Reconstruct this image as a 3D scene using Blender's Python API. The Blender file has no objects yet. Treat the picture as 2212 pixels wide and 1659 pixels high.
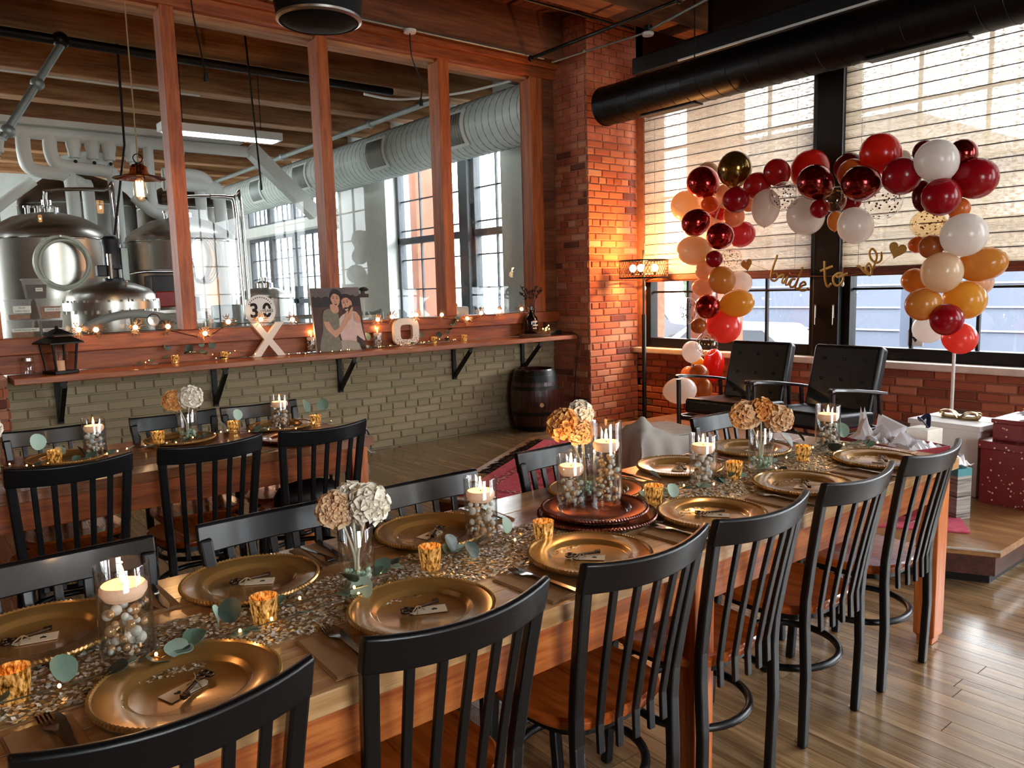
import bpy, math, random
from mathutils import Vector, Matrix, Euler
random.seed(11)
S = bpy.context.scene
COL = S.collection
PI = math.pi
# ------------------------------------------------------------------ camera, world, big lights, exposure
YAW, PITCH, ROLL, FPX = 0.89596, 0.12321, 0.02624, 1673.5
fw = Vector((math.cos(YAW)*math.cos(PITCH), math.sin(YAW)*math.cos(PITCH), -math.sin(PITCH)))
rt = Vector((math.sin(YAW), -math.cos(YAW), 0)); dn = fw.cross(rt)
r2 = rt*math.cos(ROLL)+dn*math.sin(ROLL); d2 = -rt*math.sin(ROLL)+dn*math.cos(ROLL)
cam = bpy.data.cameras.new('camera'); camo = bpy.data.objects.new('camera', cam); COL.objects.link(camo)
cam.sensor_width = 36; cam.lens = FPX/2212*36; cam.clip_start = .02; cam.clip_end = 300
camo.matrix_world = Matrix(((r2.x, -d2.x, -fw.x, 0), (r2.y, -d2.y, -fw.y, 0), (r2.z, -d2.z, -fw.z, 1.5), (0, 0, 0, 1)))
S.camera = camo
W = bpy.data.worlds.new('overcast_sky'); S.world = W; W.use_nodes = True
bg = W.node_tree.nodes['Background']; bg.inputs[0].default_value = (.95, .97, 1.0, 1); bg.inputs[1].default_value = 15.0
S.view_settings.view_transform = 'Standard'; S.view_settings.look = 'None'
S.view_settings.exposure = 0.35; S.view_settings.gamma = 1; S.view_settings.use_curve_mapping = False
S.cycles.use_denoising = True
S.cycles.max_bounces = 6; S.cycles.transparent_max_bounces = 16; S.cycles.diffuse_bounces = 3; S.cycles.glossy_bounces = 3; S.cycles.use_adaptive_sampling = True; S.cycles.adaptive_threshold = .06; S.cycles.adaptive_min_samples = 16
S.cycles.sample_clamp_indirect = 6; S.cycles.caustics_reflective = False; S.cycles.caustics_refractive = False
XW = 6.6; YG = 6.53; ZC = 4.32
def portal(y0, y1, z0, z1):
    l = bpy.data.lights.new('window_daylight', 'AREA'); l.shape = 'RECTANGLE'; l.size = y1-y0; l.size_y = z1-z0
    l.cycles.is_portal = True
    o = bpy.data.objects.new('window_daylight', l); COL.objects.link(o)
    o.location = (XW+.34, (y0+y1)/2, (z0+z1)/2)
    o.rotation_euler = Matrix(((0, 0, 1), (1, 0, 0), (0, 1, 0))).to_euler()   # local -Z -> -X
    return o
for a in ((3.81, 5.86, .85, 3.5), (1.37, 3.56, .85, 3.5), (-1.2, 1.0, .85, 3.5), (-3.9, -1.5, .85, 3.5), (8.15, 11.3, .95, 3.9), (13.0, 18.0, .2, 3.9)):
    portal(*a)
def portal_y(x0, x1, z0, z1):
    o = portal(0, 1, z0, z1); o.data.size = x1-x0; o.location = ((x0+x1)/2, -4.86, (z0+z1)/2)
    o.rotation_euler = Matrix(((1, 0, 0), (0, 0, -1), (0, 1, 0))).to_euler()   # local -Z -> +Y
for a in ((-1.0, 1.6), (5.3, 6.5)): portal_y(a[0], a[1], .85, 3.5)
for a in ((11.8, 18.0),):
    o = portal(a[0], a[1], .9, 3.7); o.location.x = -4.36; o.rotation_euler = Matrix(((0, 0, -1), (-1, 0, 0), (0, 1, 0))).to_euler()
def point(name, loc, watts, col=(1, .62, .3), r=.05, kind='POINT'):
    l = bpy.data.lights.new(name, kind); l.energy = watts; l.color = col; l.shadow_soft_size = r
    o = bpy.data.objects.new(name, l); COL.objects.link(o); o.location = loc
    return o
# ------------------------------------------------------------------ helpers
def lin(h):
    if not isinstance(h, str): return tuple(h[:3])+(1,)
    h = h.lstrip('#'); r = [int(h[i:i+2], 16)/255 for i in (0, 2, 4)]
    return tuple(x/12.92 if x <= .04045 else ((x+.055)/1.055)**2.4 for x in r)+(1,)
class N:
    """tiny node-graph helper"""
    def __init__(s, name):
        s.m = bpy.data.materials.new(name); s.m.use_nodes = True; s.t = s.m.node_tree
        s.p = s.t.nodes['Principled BSDF']; s.out = s.t.nodes['Material Output']; s._tc = None
    def n(s, typ, **kw):
        x = s.t.nodes.new(typ)
        for k, v in kw.items():
            if k in x.inputs: x.inputs[k].default_value = v
            else: setattr(x, k, v)
        return x
    def l(s, a, b): s.t.links.new(a, b)
    def co(s, which='Object', scale=(1, 1, 1), rot=(0, 0, 0)):
        tc = s.n('ShaderNodeTexCoord'); mp = s.n('ShaderNodeMapping')
        mp.inputs['Scale'].default_value = scale; mp.inputs['Rotation'].default_value = rot
        s.l(tc.outputs[which], mp.inputs[0]); return mp.outputs[0]
    def noise(s, vec, scale=5, detail=4, rough=.6):
        x = s.n('ShaderNodeTexNoise', Scale=scale, Detail=detail, Roughness=rough)
        if vec is not None: s.l(vec, x.inputs['Vector'])
        return x.outputs[0]
    def ramp(s, fac, stops, interp='LINEAR'):
        x = s.n('ShaderNodeValToRGB'); e = x.color_ramp.elements; x.color_ramp.interpolation = interp
        e[0].position = stops[0][0]; e[0].color = lin(stops[0][1])
        e[1].position = stops[-1][0]; e[1].color = lin(stops[-1][1])
        for p, c in stops[1:-1]:
            k = e.new(p); k.color = lin(c)
        s.l(fac, x.inputs[0]); return x.outputs[0]
    def mix(s, fac, a, b, mode='MIX'):
        x = s.n('ShaderNodeMix', data_type='RGBA', blend_type=mode)
        for i, v in ((0, fac), (6, a), (7, b)):
            if hasattr(v, 'default_value') or hasattr(v, 'is_output'): s.l(v, x.inputs[i])
            else: x.inputs[i].default_value = v if i == 0 else lin(v)
        return x.outputs[2]
    def bump(s, h, strength=.3, dist=.01):
        b = s.n('ShaderNodeBump', Strength=strength, Distance=dist); s.l(h, b.inputs['Height']); s.l(b.outputs[0], s.p.inputs['Normal'])
    def set(s, **kw):
        for k, v in kw.items():
            k = k.replace('_', ' ')
            if hasattr(v, 'is_output'): s.l(v, s.p.inputs[k])
            else: s.p.inputs[k].default_value = lin(v) if isinstance(v, str) else v
        return s
M = {}
def pm(name, col, rough=.5, metal=0, var=0, vscale=8, bump=0, bscale=60, emit=0, ecol=None, coat=0, spec=.5):
    g = N(name); g.set(Base_Color=col, Roughness=rough, Metallic=metal)
    g.p.inputs['Specular IOR Level'].default_value = spec
    if var:
        c = lin(col); f = g.noise(g.co(), vscale, 5)
        lo = tuple(x*(1-var) for x in c[:3]); hi = tuple(min(1, x*(1+var)) for x in c[:3])
        g.set(Base_Color=g.ramp(f, ((.3, lo), (.7, hi))))
    if bump: g.bump(g.noise(g.co(), bscale, 3), bump, .004)
    if emit: g.set(Emission_Color=ecol or col, Emission_Strength=emit)
    if coat: g.p.inputs['Coat Weight'].default_value = coat; g.p.inputs['Coat Roughness'].default_value = .1
    M[name] = g.m; return g.m
def wood(name, dark, mid, light, axis=0, scale=1.0, rough=.45, coat=0, rand=0, bumpk=.15):
    g = N(name); sc = [14*scale]*3; sc[axis] = 1.1*scale
    v = g.co('Object', tuple(sc))
    if rand:
        oi = g.n('ShaderNodeObjectInfo'); va = g.n('ShaderNodeVectorMath', operation='ADD'); mm = g.n('ShaderNodeVectorMath', operation='SCALE')
        mm.inputs['Scale'].default_value = 37
        cx = g.n('ShaderNodeCombineXYZ'); [g.l(oi.outputs['Random'], cx.inputs[i]) for i in range(3)]
        g.l(cx.outputs[0], mm.inputs[0]); g.l(v, va.inputs[0]); g.l(mm.outputs[0], va.inputs[1]); v = va.outputs[0]
    f = g.noise(v, 1.4, 6, .62); f2 = g.noise(v, 7, 3, .5)
    c = g.ramp(f, ((.3, dark), (.5, mid), (.72, light)))
    c = g.mix(.28, c, g.ramp(f2, ((.35, dark), (.65, light))))
    if rand:
        r = g.ramp(oi.outputs['Random'], ((0, (1-rand,)*3), (1, (1+rand*.6,)*3)))
        c = g.mix(1.0, c, r, 'MULTIPLY')
    g.set(Base_Color=c, Roughness=rough)
    if coat: g.p.inputs['Coat Weight'].default_value = coat; g.p.inputs['Coat Roughness'].default_value = .15
    g.bump(f2, bumpk, .004); M[name] = g.m; return g.m
def glass(name, tint=(1, 1, 1), refl=1.0, rough=.0, base=.04):
    g = N(name); g.t.nodes.remove(g.p)
    tr = g.n('ShaderNodeBsdfTransparent'); tr.inputs[0].default_value = lin(tint)
    gl = g.n('ShaderNodeBsdfGlossy'); gl.inputs['Roughness'].default_value = rough
    lw = g.n('ShaderNodeLayerWeight'); pw = g.n('ShaderNodeMath', operation='POWER'); pw.inputs[1].default_value = 4.5; g.l(lw.outputs['Facing'], pw.inputs[0])
    mu = g.n('ShaderNodeMath', operation='MULTIPLY_ADD'); mu.inputs[1].default_value = min(.95, .8*refl); mu.inputs[2].default_value = base*refl; mu.use_clamp = True
    g.l(pw.outputs[0], mu.inputs[0]); mx = g.n('ShaderNodeMixShader'); g.l(mu.outputs[0], mx.inputs[0]); g.l(tr.outputs[0], mx.inputs[1]); g.l(gl.outputs[0], mx.inputs[2])
    g.l(mx.outputs[0], g.out.inputs[0]); M[name] = g.m; return g.m
def brickmat(name, cols, rough=.85):
    g = N(name); oi = g.n('ShaderNodeObjectInfo'); k = len(cols)
    c = g.ramp(oi.outputs['Random'], [(i/k, cols[i]) for i in range(k)], 'CONSTANT')
    f = g.noise(g.co('Object', (6, 6, 6)), 4, 6, .7)
    c = g.mix(.55, c, g.ramp(f, ((.3, (.45, .45, .45)), (.7, (1.25, 1.2, 1.15)))), 'MULTIPLY')
    g.set(Base_Color=c, Roughness=rough); g.p.inputs['Specular IOR Level'].default_value = .25
    g.bump(g.noise(g.co('Object', (9, 9, 9)), 9, 4), .35, .006); M[name] = g.m; return g.m
def obj(name, me, parent=None):
    o = bpy.data.objects.new(name, me); COL.objects.link(o)
    if parent is not None: o.parent = parent
    return o
class MB:
    def __init__(s): s.v = []; s.f = []; s.M = None
    def add(s, vs, fs):
        b = len(s.v)
        s.v += [tuple(s.M @ Vector(p)) for p in vs] if s.M is not None else [tuple(p) for p in vs]
        s.f += [tuple(b+i for i in f) for f in fs]; return s
    def box(s, x0, y0, z0, x1, y1, z1):
        return s.add([(x0, y0, z0), (x1, y0, z0), (x1, y1, z0), (x0, y1, z0), (x0, y0, z1), (x1, y0, z1), (x1, y1, z1), (x0, y1, z1)],
                     [(0, 3, 2, 1), (4, 5, 6, 7), (0, 1, 5, 4), (1, 2, 6, 5), (2, 3, 7, 6), (3, 0, 4, 7)])
    def loft(s, rings, cap=True, closed=True):
        n = len(rings[0]); vs = [p for r in rings for p in r]; fs = []
        for i in range(len(rings)-1):
            for j in range(n if closed else n-1):
                k = (j+1) % n; fs.append((i*n+j, i*n+k, (i+1)*n+k, (i+1)*n+j))
        if cap and closed: fs += [tuple(range(n-1, -1, -1)), tuple((len(rings)-1)*n+j for j in range(n))]
        return s.add(vs, fs)
    def lathe(s, prof, n=24, c=(0, 0, 0), cap=False):
        rings = [[(c[0]+r*math.cos(2*PI*j/n), c[1]+r*math.sin(2*PI*j/n), c[2]+z) for j in range(n)] for r, z in prof]
        return s.loft(rings, cap)
    def tube(s, pts, r, n=8, cap=True, closed=False, flat=1.0):
        pts = [Vector(p) for p in pts]; m = len(pts); rr = r if isinstance(r, (list, tuple)) else [r]*m
        rings = []; up = None
        for i in range(m):
            a = pts[(i-1) % m] if (i or closed) else pts[0]; b = pts[(i+1) % m] if (i < m-1 or closed) else pts[-1]
            t = (b-a).normalized()
            if up is None: up = Vector((0, 0, 1)) if abs(t.z) < .9 else Vector((1, 0, 0))
            sd = t.cross(up)
            if sd.length < 1e-4: up = Vector((0, 1, 0)); sd = t.cross(up)
            sd.normalize(); up = sd.cross(t).normalized()
            rings.append([pts[i]+(sd*math.cos(2*PI*j/n)+up*math.sin(2*PI*j/n)*flat)*rr[i] for j in range(n)])
        if closed: rings.append(rings[0]); cap = False
        return s.loft(rings, cap)
    def sphere(s, c, rx, ry=None, rz=None, nu=12, nv=8):
        ry = rx if ry is None else ry; rz = rx if rz is None else rz
        vs = [(c[0], c[1], c[2]-rz)]; fs = []
        for i in range(1, nv):
            a = -PI/2+PI*i/nv
            vs += [(c[0]+rx*math.cos(a)*math.cos(2*PI*j/nu), c[1]+ry*math.cos(a)*math.sin(2*PI*j/nu), c[2]+rz*math.sin(a)) for j in range(nu)]
        vs.append((c[0], c[1], c[2]+rz)); L = len(vs)-1
        for j in range(nu):
            k = (j+1) % nu; fs.append((0, 1+k, 1+j)); fs.append((L, L-nu+j, L-nu+k))
            for i in range(nv-2): fs.append((1+i*nu+j, 1+i*nu+k, 1+(i+1)*nu+k, 1+(i+1)*nu+j))
        return s.add(vs, fs)
    def prism(s, poly, a0, a1, axis=2):
        def q(p, h): return (p[0], p[1], h) if axis == 2 else ((p[0], h, p[1]) if axis == 1 else (h, p[0], p[1]))
        return s.loft([[q(p, a0) for p in poly], [q(p, a1) for p in poly]])
    def mesh(s, name, mat, smooth=None):
        me = bpy.data.meshes.new(name); me.from_pydata(s.v, [], s.f); me.materials.append(M[mat] if isinstance(mat, str) else mat)
        if smooth is not None:
            me.shade_smooth(); me.set_sharp_from_angle(angle=math.radians(smooth))
        me.update(); return me
    def build(s, name, mat, parent=None, smooth=None, bevel=0, seg=2):
        o = obj(name, s.mesh(name, mat, smooth), parent)
        if bevel:
            b = o.modifiers.new('b', 'BEVEL'); b.width = bevel; b.segments = seg; b.limit_method = 'ANGLE'; b.harden_normals = False
        return o
def thing(name, label, cat, loc=(0, 0, 0), rz=0, group=None, kind=None):
    o = bpy.data.objects.new(name, None); COL.objects.link(o); o.location = loc; o.rotation_euler = (0, 0, rz); o.empty_display_size = .1
    return tag(o, label, cat, group, kind)
def tag(o, label=None, cat=None, group=None, kind=None):
    if label: o['label'] = label
    if cat: o['category'] = cat
    if group: o['group'] = group
    if kind: o['kind'] = kind
    return o
def struct(o): o['kind'] = 'structure'; return o
def sroot(name):
    o = bpy.data.objects.new(name, None); COL.objects.link(o); o['kind'] = 'structure'; return o
def dup(root, parent=None):
    c = root.copy(); COL.objects.link(c); c.parent = parent
    for ch in root.children: dup(ch, c)
    return c
def place(proto, used, loc, rz=0, label=None, group=None):
    o = proto if not used else dup(proto)
    o.location = loc; o.rotation_euler = (0, 0, rz)
    if label: o['label'] = label
    if group: o['group'] = group
    return o
def text(name, s, size, loc, rot, mat, parent=None, ext=.0006, align='CENTER', sx=1, bold=0):
    cu = bpy.data.curves.new(name, 'FONT'); cu.body = s; cu.size = size; cu.offset = bold; cu.extrude = ext; cu.align_x = align; cu.align_y = 'CENTER'; cu.materials.append(M[mat])
    tmp = bpy.data.objects.new(name, cu); COL.objects.link(tmp); dg = bpy.context.evaluated_depsgraph_get(); me = bpy.data.meshes.new_from_object(tmp.evaluated_get(dg)); bpy.data.objects.remove(tmp)
    o = bpy.data.objects.new(name, me); COL.objects.link(o); o.location = loc; o.rotation_euler = rot; o.scale = (sx, 1, 1)
    if not me.materials: me.materials.append(M[mat])
    if parent is not None: o.parent = parent
    return o
def rot(rx, ry, rz, loc=(0, 0, 0)): return Matrix.Translation(loc) @ Euler((rx, ry, rz)).to_matrix().to_4x4()
def catmull(P, k=6, closed=False):
    P = [Vector(p) for p in P]; n = len(P); out = []
    for i in range(n if closed else n-1):
        g = (lambda j: P[j % n]) if closed else (lambda j: P[max(0, min(n-1, j))])
        a, b, c, d = g(i-1), g(i), g(i+1), g(i+2)
        for q in range(k):
            t = q/k; out.append(.5*((2*b)+(c-a)*t+(2*a-5*b+4*c-d)*t*t+(3*b-a-3*c+d)*t**3))
    if not closed: out.append(P[-1])
    return out
# ------------------------------------------------------------------ materials
wood('pine_frame', '6a2a0c', 'a8541f', 'c87436', 2, .8, .5)
wood('pine_frame_x', '5a2208', '97481b', 'bb6830', 0, .8, .5)
wood('joist', '3a1a0c', '6b381c', '8f5a34', 0, .5, .7)
wood('joist_pale', '6e3c1c', 'a0683c', 'c89a68', 0, .5, .7)
wood('deckboard', '2c0f06', '5a2612', '7c3e1e', 1, .6, .7, rand=.3)
wood('shelfwood', '6a2c12', 'a0532a', 'c07a48', 0, .8, .35, coat=.25)
wood('tabletop', '8a5c34', 'c0905c', 'dcb484', 0, 1.0, .3, coat=.35)
wood('apron', '7a3210', 'b65c26', 'd88844', 0, 1.2, .4, coat=.2)
wood('tableleg', '863812', 'c26028', 'dc8644', 2, 1.2, .4, coat=.2)
wood('tabletop_b', '4a2410', '7e4624', 'a06a40', 0, 1.0, .28, coat=.4)
wood('apron_b', '5c2208', '9a4616', 'b9682c', 0, 1.2, .4)
wood('seatwood', '7a2e0a', 'b4511a', 'cc6c2a', 1, .9, .22, coat=.5)
wood('plank', '48341f', '8f6d49', 'bc9a72', 1, .9, .26, coat=.55, rand=.25)
wood('floorwood', '5c4029', 'a57c54', 'c8a278', 1, .9, .28, coat=.3)
wood('stagewood', '6a4426', '9a6c42', 'bb8c5c', 1, .8, .3, coat=.3)
wood('stageside', '2c1008', '4a2012', '6a3420', 0, .8, .5)
wood('barrelwood', '180807', '30100e', '451a15', 2, 1.5, .28, coat=.4)
wood('crate_bark', '2a1a10', '5a3a22', '8a6440', 0, 3, .8)
pm('black_metal', '15161a', .38, 0, 0, coat=.15)
pm('black_frame', '080707', .5, spec=.3)
pm('black_duct', '0c0a09', .42, .6)
pm('iron', '121110', .4, .5)
pm('chair_black', '090a0d', .38, 0, 0, 8, .05, 200, coat=.08, spec=.4)
brickmat('brick_red', ['b0664a', 'bb7454', 'a65e44', 'c48868', 'b46c50', '9c563e', 'ca9478', 'b06448', 'b8704e', '74443a', 'bd7a5a', 'a8604a'])
brickmat('brick_low', ['ac6048', 'b86c50', '9a5240', 'c07c62', 'a85e48', '8c4c3a', '746258', 'b46448'])
brickmat('brick_olive', ['a8997a', 'a29474', 'ac9d7e', '9d8f70', 'a99878'], .7)
pm('mortar', 'a8745c', .95, 0, .25, 20); pm('mortar_olive', '938a6c', .8, 0, .2, 20); pm('mortar_red', '94604c', .95, 0, .25, 20)
pm('white_brick', 'e6e7e0', .75, 0, .06, 6, .4, 14); pm('white_paint', 'e0e2dc', .5, 0, .05, 4)
pm('plaster', '6b4b3a', .9, 0, .15, 3); pm('dark_ceiling', '241510', .9)
pm('sill_stone', 'c9bfb4', .6, 0, .15, 10); pm('concrete', 'c0beb8', .5, 0, .2, 3)
glass('pane', (.97, .985, .98), .5); glass('pane_clear', (.95, .97, .97), .9); glass('vase_glass', (.97, .98, .975), 2.6); glass('water', (.95, .965, .96), 1.0)
glass('shade_glass', (.95, .75, .62), 2.0); glass('lantern_glass', (.8, .74, .68), 2.5); glass('acrylic', (.93, .95, .96), 1.5)
pm('steel', 'ccc8c0', .32, 1, .1, 3); pm('steel_dark', '8a8780', .4, 1, .15, 3); pm('steel_bright', 'd4d4d0', .15, 1)
pm('white_pvc', 'eceee8', .4); pm('galv', '98a09c', .45, .6, .15, 5); pm('galv_duct', 'ccd4ce', .5, .1, .12, 4)
pm('gold', 'b5813a', .24, .85, .12, 5); pm('gold_charger', 'b4874a', .24, .5, .1, 6, coat=.35); pm('copper_charger', '6a2c1a', .25, .5, .1, 6, coat=.4)
pm('gold_bright', 'e0b060', .25, 1); pm('champagne', 'cdb58c', .28, .9); pm('sequin_pale', 'e8d8ba', .28, .45); pm('sequin_gold', 'cc9e5c', .28, .5); pm('sequin_white', 'f6efe4', .25, .15)
pm('wax', 'f3cdb2', .5, 0, 0, emit=.22, ecol='ffb98a'); pm('flame', 'ffd9a0', .5, emit=9, ecol='ffc070'); pm('fairy', 'ffd9a0', .5, emit=5, ecol='ffc27a'); pm('wick', '1a1410', .9)
pm('pearl_white', 'efe6da', .22, 0, coat=.6); pm('pearl_gold', 'd9a878', .22, .3, coat=.6); pm('pearl_clear', 'd9dcd8', .15, 0, coat=.6)
pm('leaf', '5f7766', .5, 0, .2, 30); pm('leaf_dark', '2f3d33', .45, 0, .2, 30); pm('leaf_pale', '9fb8a8', .55, 0, .15, 30); pm('stem', '54482e', .7); pm('stem_pale', 'd8d2b8', .6)
pm('petal_white', 'f3ead8', .7, 0, .06, 60); pm('petal_peach', 'e8c49c', .7, 0, .1, 50); pm('petal_orange', 'e2a864', .7, 0, .12, 50); pm('gem_green', 'a9c9b2', .12, 0, coat=.8)
pm('paper_white', 'efe9e0', .75); pm('paper_tag', 'e6d3bb', .8); pm('ink', '1a1614', .8); pm('kraft', '9c7650', .85, 0, .1, 20); pm('twine', 'a08458', .9); pm('keymetal', '4a372a', .35, .8)
pm('cutlery', '8f8a84', .18, 1); pm('cutlery_dark', '3a302a', .22, .9)
pm('leather', '040404', .42, 0, 0, 8, .15, 120, coat=.1); pm('dark_walnut', '1c0d09', .35, coat=.3)
pm('cloth_grey', 'b9b3aa', .85, 0, .06, 8); pm('white_satin', 'ece9ec', .6); pm('gift_red', '7c2028', .35); pm('gift_white', 'e8e2dc', .5); pm('teal_paper', '4a9098', .6); pm('navy', '1c2444', .6)
pm('rubber_grey', '9aa0a0', .5); pm('red_paint', 'b01818', .4); pm('motor_dark', '20222a', .45); pm('pump_blue', '2a3c58', .45); pm('hose_white', 'd4d8c8', .35); pm('rope_tan', 'a06a48', .8)
pm('asphalt', '55585e', .9, 0, .1, 1); pm('building_grey', '525866', .8, 0, .05, 1); pm('building_line', '7c828e', .8); pm('car_white', '8a8c90', .3); pm('car_dark', '30343c', .3); pm('tree', '4a5c46', .9, 0, .3, 2); pm('brick_far', '7c4c3a', .9, 0, .2, 3)
pm('bulb_warm', 'ffe2b0', .4, emit=9, ecol='ffbf7a'); pm('bulb_lamp', 'ffe8c0', .4, emit=22, ecol='ffc98a')
pm('hops_fill', '3a2318', .9, 0, .3, 60); pm('malt_fill', '9a6038', .9, 0, .3, 80); pm('label_paper', 'ece8de', .7); pm('plastic_white', 'd8d8d4', .5); pm('plug_black', '101010', .5)
g = N('tub_plastic'); g.set(Base_Color='e6e8e6', Roughness=.3); tp = g.n('ShaderNodeBsdfTransparent'); mx = g.n('ShaderNodeMixShader'); mx.inputs[0].default_value = .13
g.l(tp.outputs[0], mx.inputs[1]); g.l(g.p.outputs[0], mx.inputs[2]); g.l(mx.outputs[0], g.out.inputs[0]); M['tub_plastic'] = g.m
g = N('brick_stuff'); v = g.co('Object', (1, 1, 1)); f = g.noise(v, 3.2, 5, .7); g.set(Base_Color=g.ramp(f, ((.3, '8c4a36'), (.5, 'b0664a'), (.7, 'c48868'))), Roughness=.9); M['brick_stuff'] = g.m
for k in ('fairy', 'flame', 'wax', 'bulb_warm', 'bulb_lamp'): M[k].cycles.emission_sampling = 'NONE'     # their light comes from the lamps beside them
# ================================================================== STRUCTURE
# ---- floor: slab + planks running along Y
floor = struct(MB().box(-4.2, -4.7, -.12, XW+.3, YG+.3, -.012).build('floor', 'floorwood'))
pl_mesh = [MB().box(-.0405, 0, -.012, .0405, 1, 0).mesh('plank', 'plank') for _ in range(1)]
def plank(x, y, L):
    o = obj('plank', pl_mesh[0], floor); o.location = (x, y, 0); o.scale = (1, L-.003, 1)
random.seed(3); npl = 0; x = .98
while x < 6.55:
    y = -.25-random.random()*1.2
    ymax = 6.5
    while y < ymax:
        L = random.choice((1.3, 1.7, 2.1)); L = min(L, ymax-y)
        # strips hidden under the platform stay slab only
        inside = x > 4.15 and y > 1.45 and y+L < 5.0
        if L > .15 and not inside and npl < 300: plank(x, y, L); npl += 1
        y += L
    x += .083
mb = MB(); x = -1.0
while x < .97:
    mb.box(x-.0405, -2, -.012, x+.0405, 6.5, 0); x += .083
tag(mb.build('plank_strip', 'plank', floor), kind='stuff')
# ---- ceiling
ceil = struct(MB().box(-4.2, -4.7, ZC, XW+.3, 20.3, ZC+.12).build('ceiling', 'dark_ceiling'))
for i in range(44):
    x0 = 2.2+i*.1
    o = obj('ceiling_board', None or MB().box(0, 0, -.02, .094, 1.15, 0).mesh('ceiling_board', 'deckboard') if i == 0 else bm0, ceil); bm0 = o.data
    o.location = (x0, 5.22, ZC)
def joist(y0, y1, x0=-4.1, x1=XW, z0=3.95, mat='joist'):
    return struct(MB().box(x0, y0, z0, x1, y1, ZC).build('ceiling_beam', mat, bevel=.01))
for y0 in (-3.4, -2.1, -.8, .5, 1.8, 3.1): joist(y0, y0+.29)
joist(4.98, 5.27, x1=XW-.02)
joist(6.28, 6.62, z0=3.86, x1=5.84)
for y0 in (7.3, 8.5, 9.9, 11.2, 12.5, 13.8, 15.1, 16.4, 17.7): joist(y0, y0+.28, mat='joist_pale')
# ---- brick pieces
def brick_unit(seed, ch=.06):
    random.seed(seed); a = .035
    def j(): return (random.random()-.5)*.03
    # unit brick: x 0..1, z 0..1 ; face at y=0 (facing -y), body to y=1 (depth)
    vs = [(0, 1, 0), (1, 1, 0), (1, 1, 1), (0, 1, 1), (0, .25, 0), (1, .25, 0), (1, .25, 1), (0, .25, 1)]
    vs += [(a+j()*.6, 0, .1+j()*3), (1-a+j()*.6, 0, .1+j()*3), (1-a+j()*.6, 0, .9+j()*3), (a+j()*.6, 0, .9+j()*3)]
    fs = [(4, 5, 9, 8), (5, 6, 10, 9), (6, 7, 11, 10), (7, 4, 8, 11), (8, 9, 10, 11), (0, 1, 5, 4), (1, 2, 6, 5), (2, 3, 7, 6), (3, 0, 4, 7)]
    m = MB(); m.add(vs, fs); return m
BU = {}
def lay(parent, mat, org, ux, L, z0, z1, course=.076, blen=.225, joint=.012, depth=.03, seed=1, skip=None, maxn=300):
    """bricks on a face: org at the left bottom, ux unit vector along the face; outward normal is ux rotated -90 deg about z"""
    if mat not in BU: BU[mat] = [brick_unit(s).mesh('brick', mat) for s in (1, 2, 3, 4)]
    rnd = random.Random(seed); rows = int(round((z1-z0)/course)); ch = (z1-z0)/rows; ang = math.atan2(ux[1], ux[0]); n = 0
    for r in range(rows):
        hdr = r % 6 == 5; bl = blen*.52 if hdr else blen
        s = -rnd.random()*.02-(bl*.5 if r % 2 else 0)
        while s < L:
            l = bl*(1+rnd.uniform(-.07, .07)); a = max(s, 0); b = min(s+l, L)
            if b-a > .05 and n < maxn and not (skip and skip((a+b)/2, z0+r*ch)):
                o = obj('brick', rnd.choice(BU[mat]), parent); n += 1
                out = rnd.uniform(0, .004)
                o.location = (org[0]+ux[0]*a+ux[1]*out, org[1]+ux[1]*a-ux[0]*out, z0+r*ch+joint/2)
                o.rotation_euler = (0, 0, ang); o.scale = (b-a-joint, depth, ch-joint)
            s += l
    return n
# ---- wall_left: painted brick under the interior window
wl = struct(MB().box(-4.1, YG+.012, -.02, XW, YG+.22, .935).build('wall_left', 'mortar_olive'))
lay(wl, 'brick_olive', (.6, YG), (1, 0), 5.23, 0, .93, .0715, .26, .010, .03, 4)
struct(MB().box(-4.1, YG+.012, .935, .6, YG+.22, ZC).build('wall_left_upper', 'plaster'))
lp = struct(MB().box(-.4, 6.30, 0, .585, YG+.03, 1.0).build('pillar_left', 'mortar'))
lay(lp, 'brick_red', (.2, 6.285), (1, 0), .40, 0, .99, .076, .21, .012, .03, 5); lay(lp, 'brick_red', (.60, 6.285), (0, 1), .25, 0, .99, .076, .21, .012, .03, 6)
# ---- brick pillar at the corner
pil = struct(MB().box(5.862, 5.962, -.02, XW+.02, YG+.3, ZC).build('pillar', 'mortar'))
ZB = 41*.0735; lay(pil, 'brick_red', (5.85, 5.95), (1, 0), .76, 0, ZB, .0735, .225, .011, .03, 8, maxn=175)
def lay_rev(parent, mat, X, y1, L, *a, **k):   # face looking towards -X, running from y1 down to y1-L
    return lay(parent, mat, (X, y1), (0, -1), L, *a, **k)
lay_rev(pil, 'brick_red', 5.85, YG+.01, .58, 0, ZB, .0735, .225, .011, .03, 9, maxn=140)
m = MB(); rr = random.Random(2)        # highest courses: too far up to pick apart singly
for r in range(18):
    z0 = ZB+r*.0735+.0055; off = .11*(r % 2)
    for org, ux, L in (((5.85, 5.95), (1, 0), .76), ((5.85, YG+.01), (0, -1), .58)):
        s = -off
        while s < L:
            a, b = max(s, 0), min(s+.225, L)-.011; s += .225; z1 = min(z0+.0625, ZC)
            if b-a < .04 or z0 > ZC-.03: continue
            p, q = Vector((org[0]+ux[0]*a, org[1]+ux[1]*a, 0)), Vector((org[0]+ux[0]*b, org[1]+ux[1]*b, 0)); n_ = Vector((-ux[1], ux[0], 0))*.03
            m.add([(c.x, c.y, z) for z in (z0, z1) for c in (p, q, q+n_, p+n_)], [(0, 3, 2, 1), (4, 5, 6, 7), (0, 1, 5, 4), (1, 2, 6, 5), (2, 3, 7, 6), (3, 0, 4, 7)])
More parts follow.
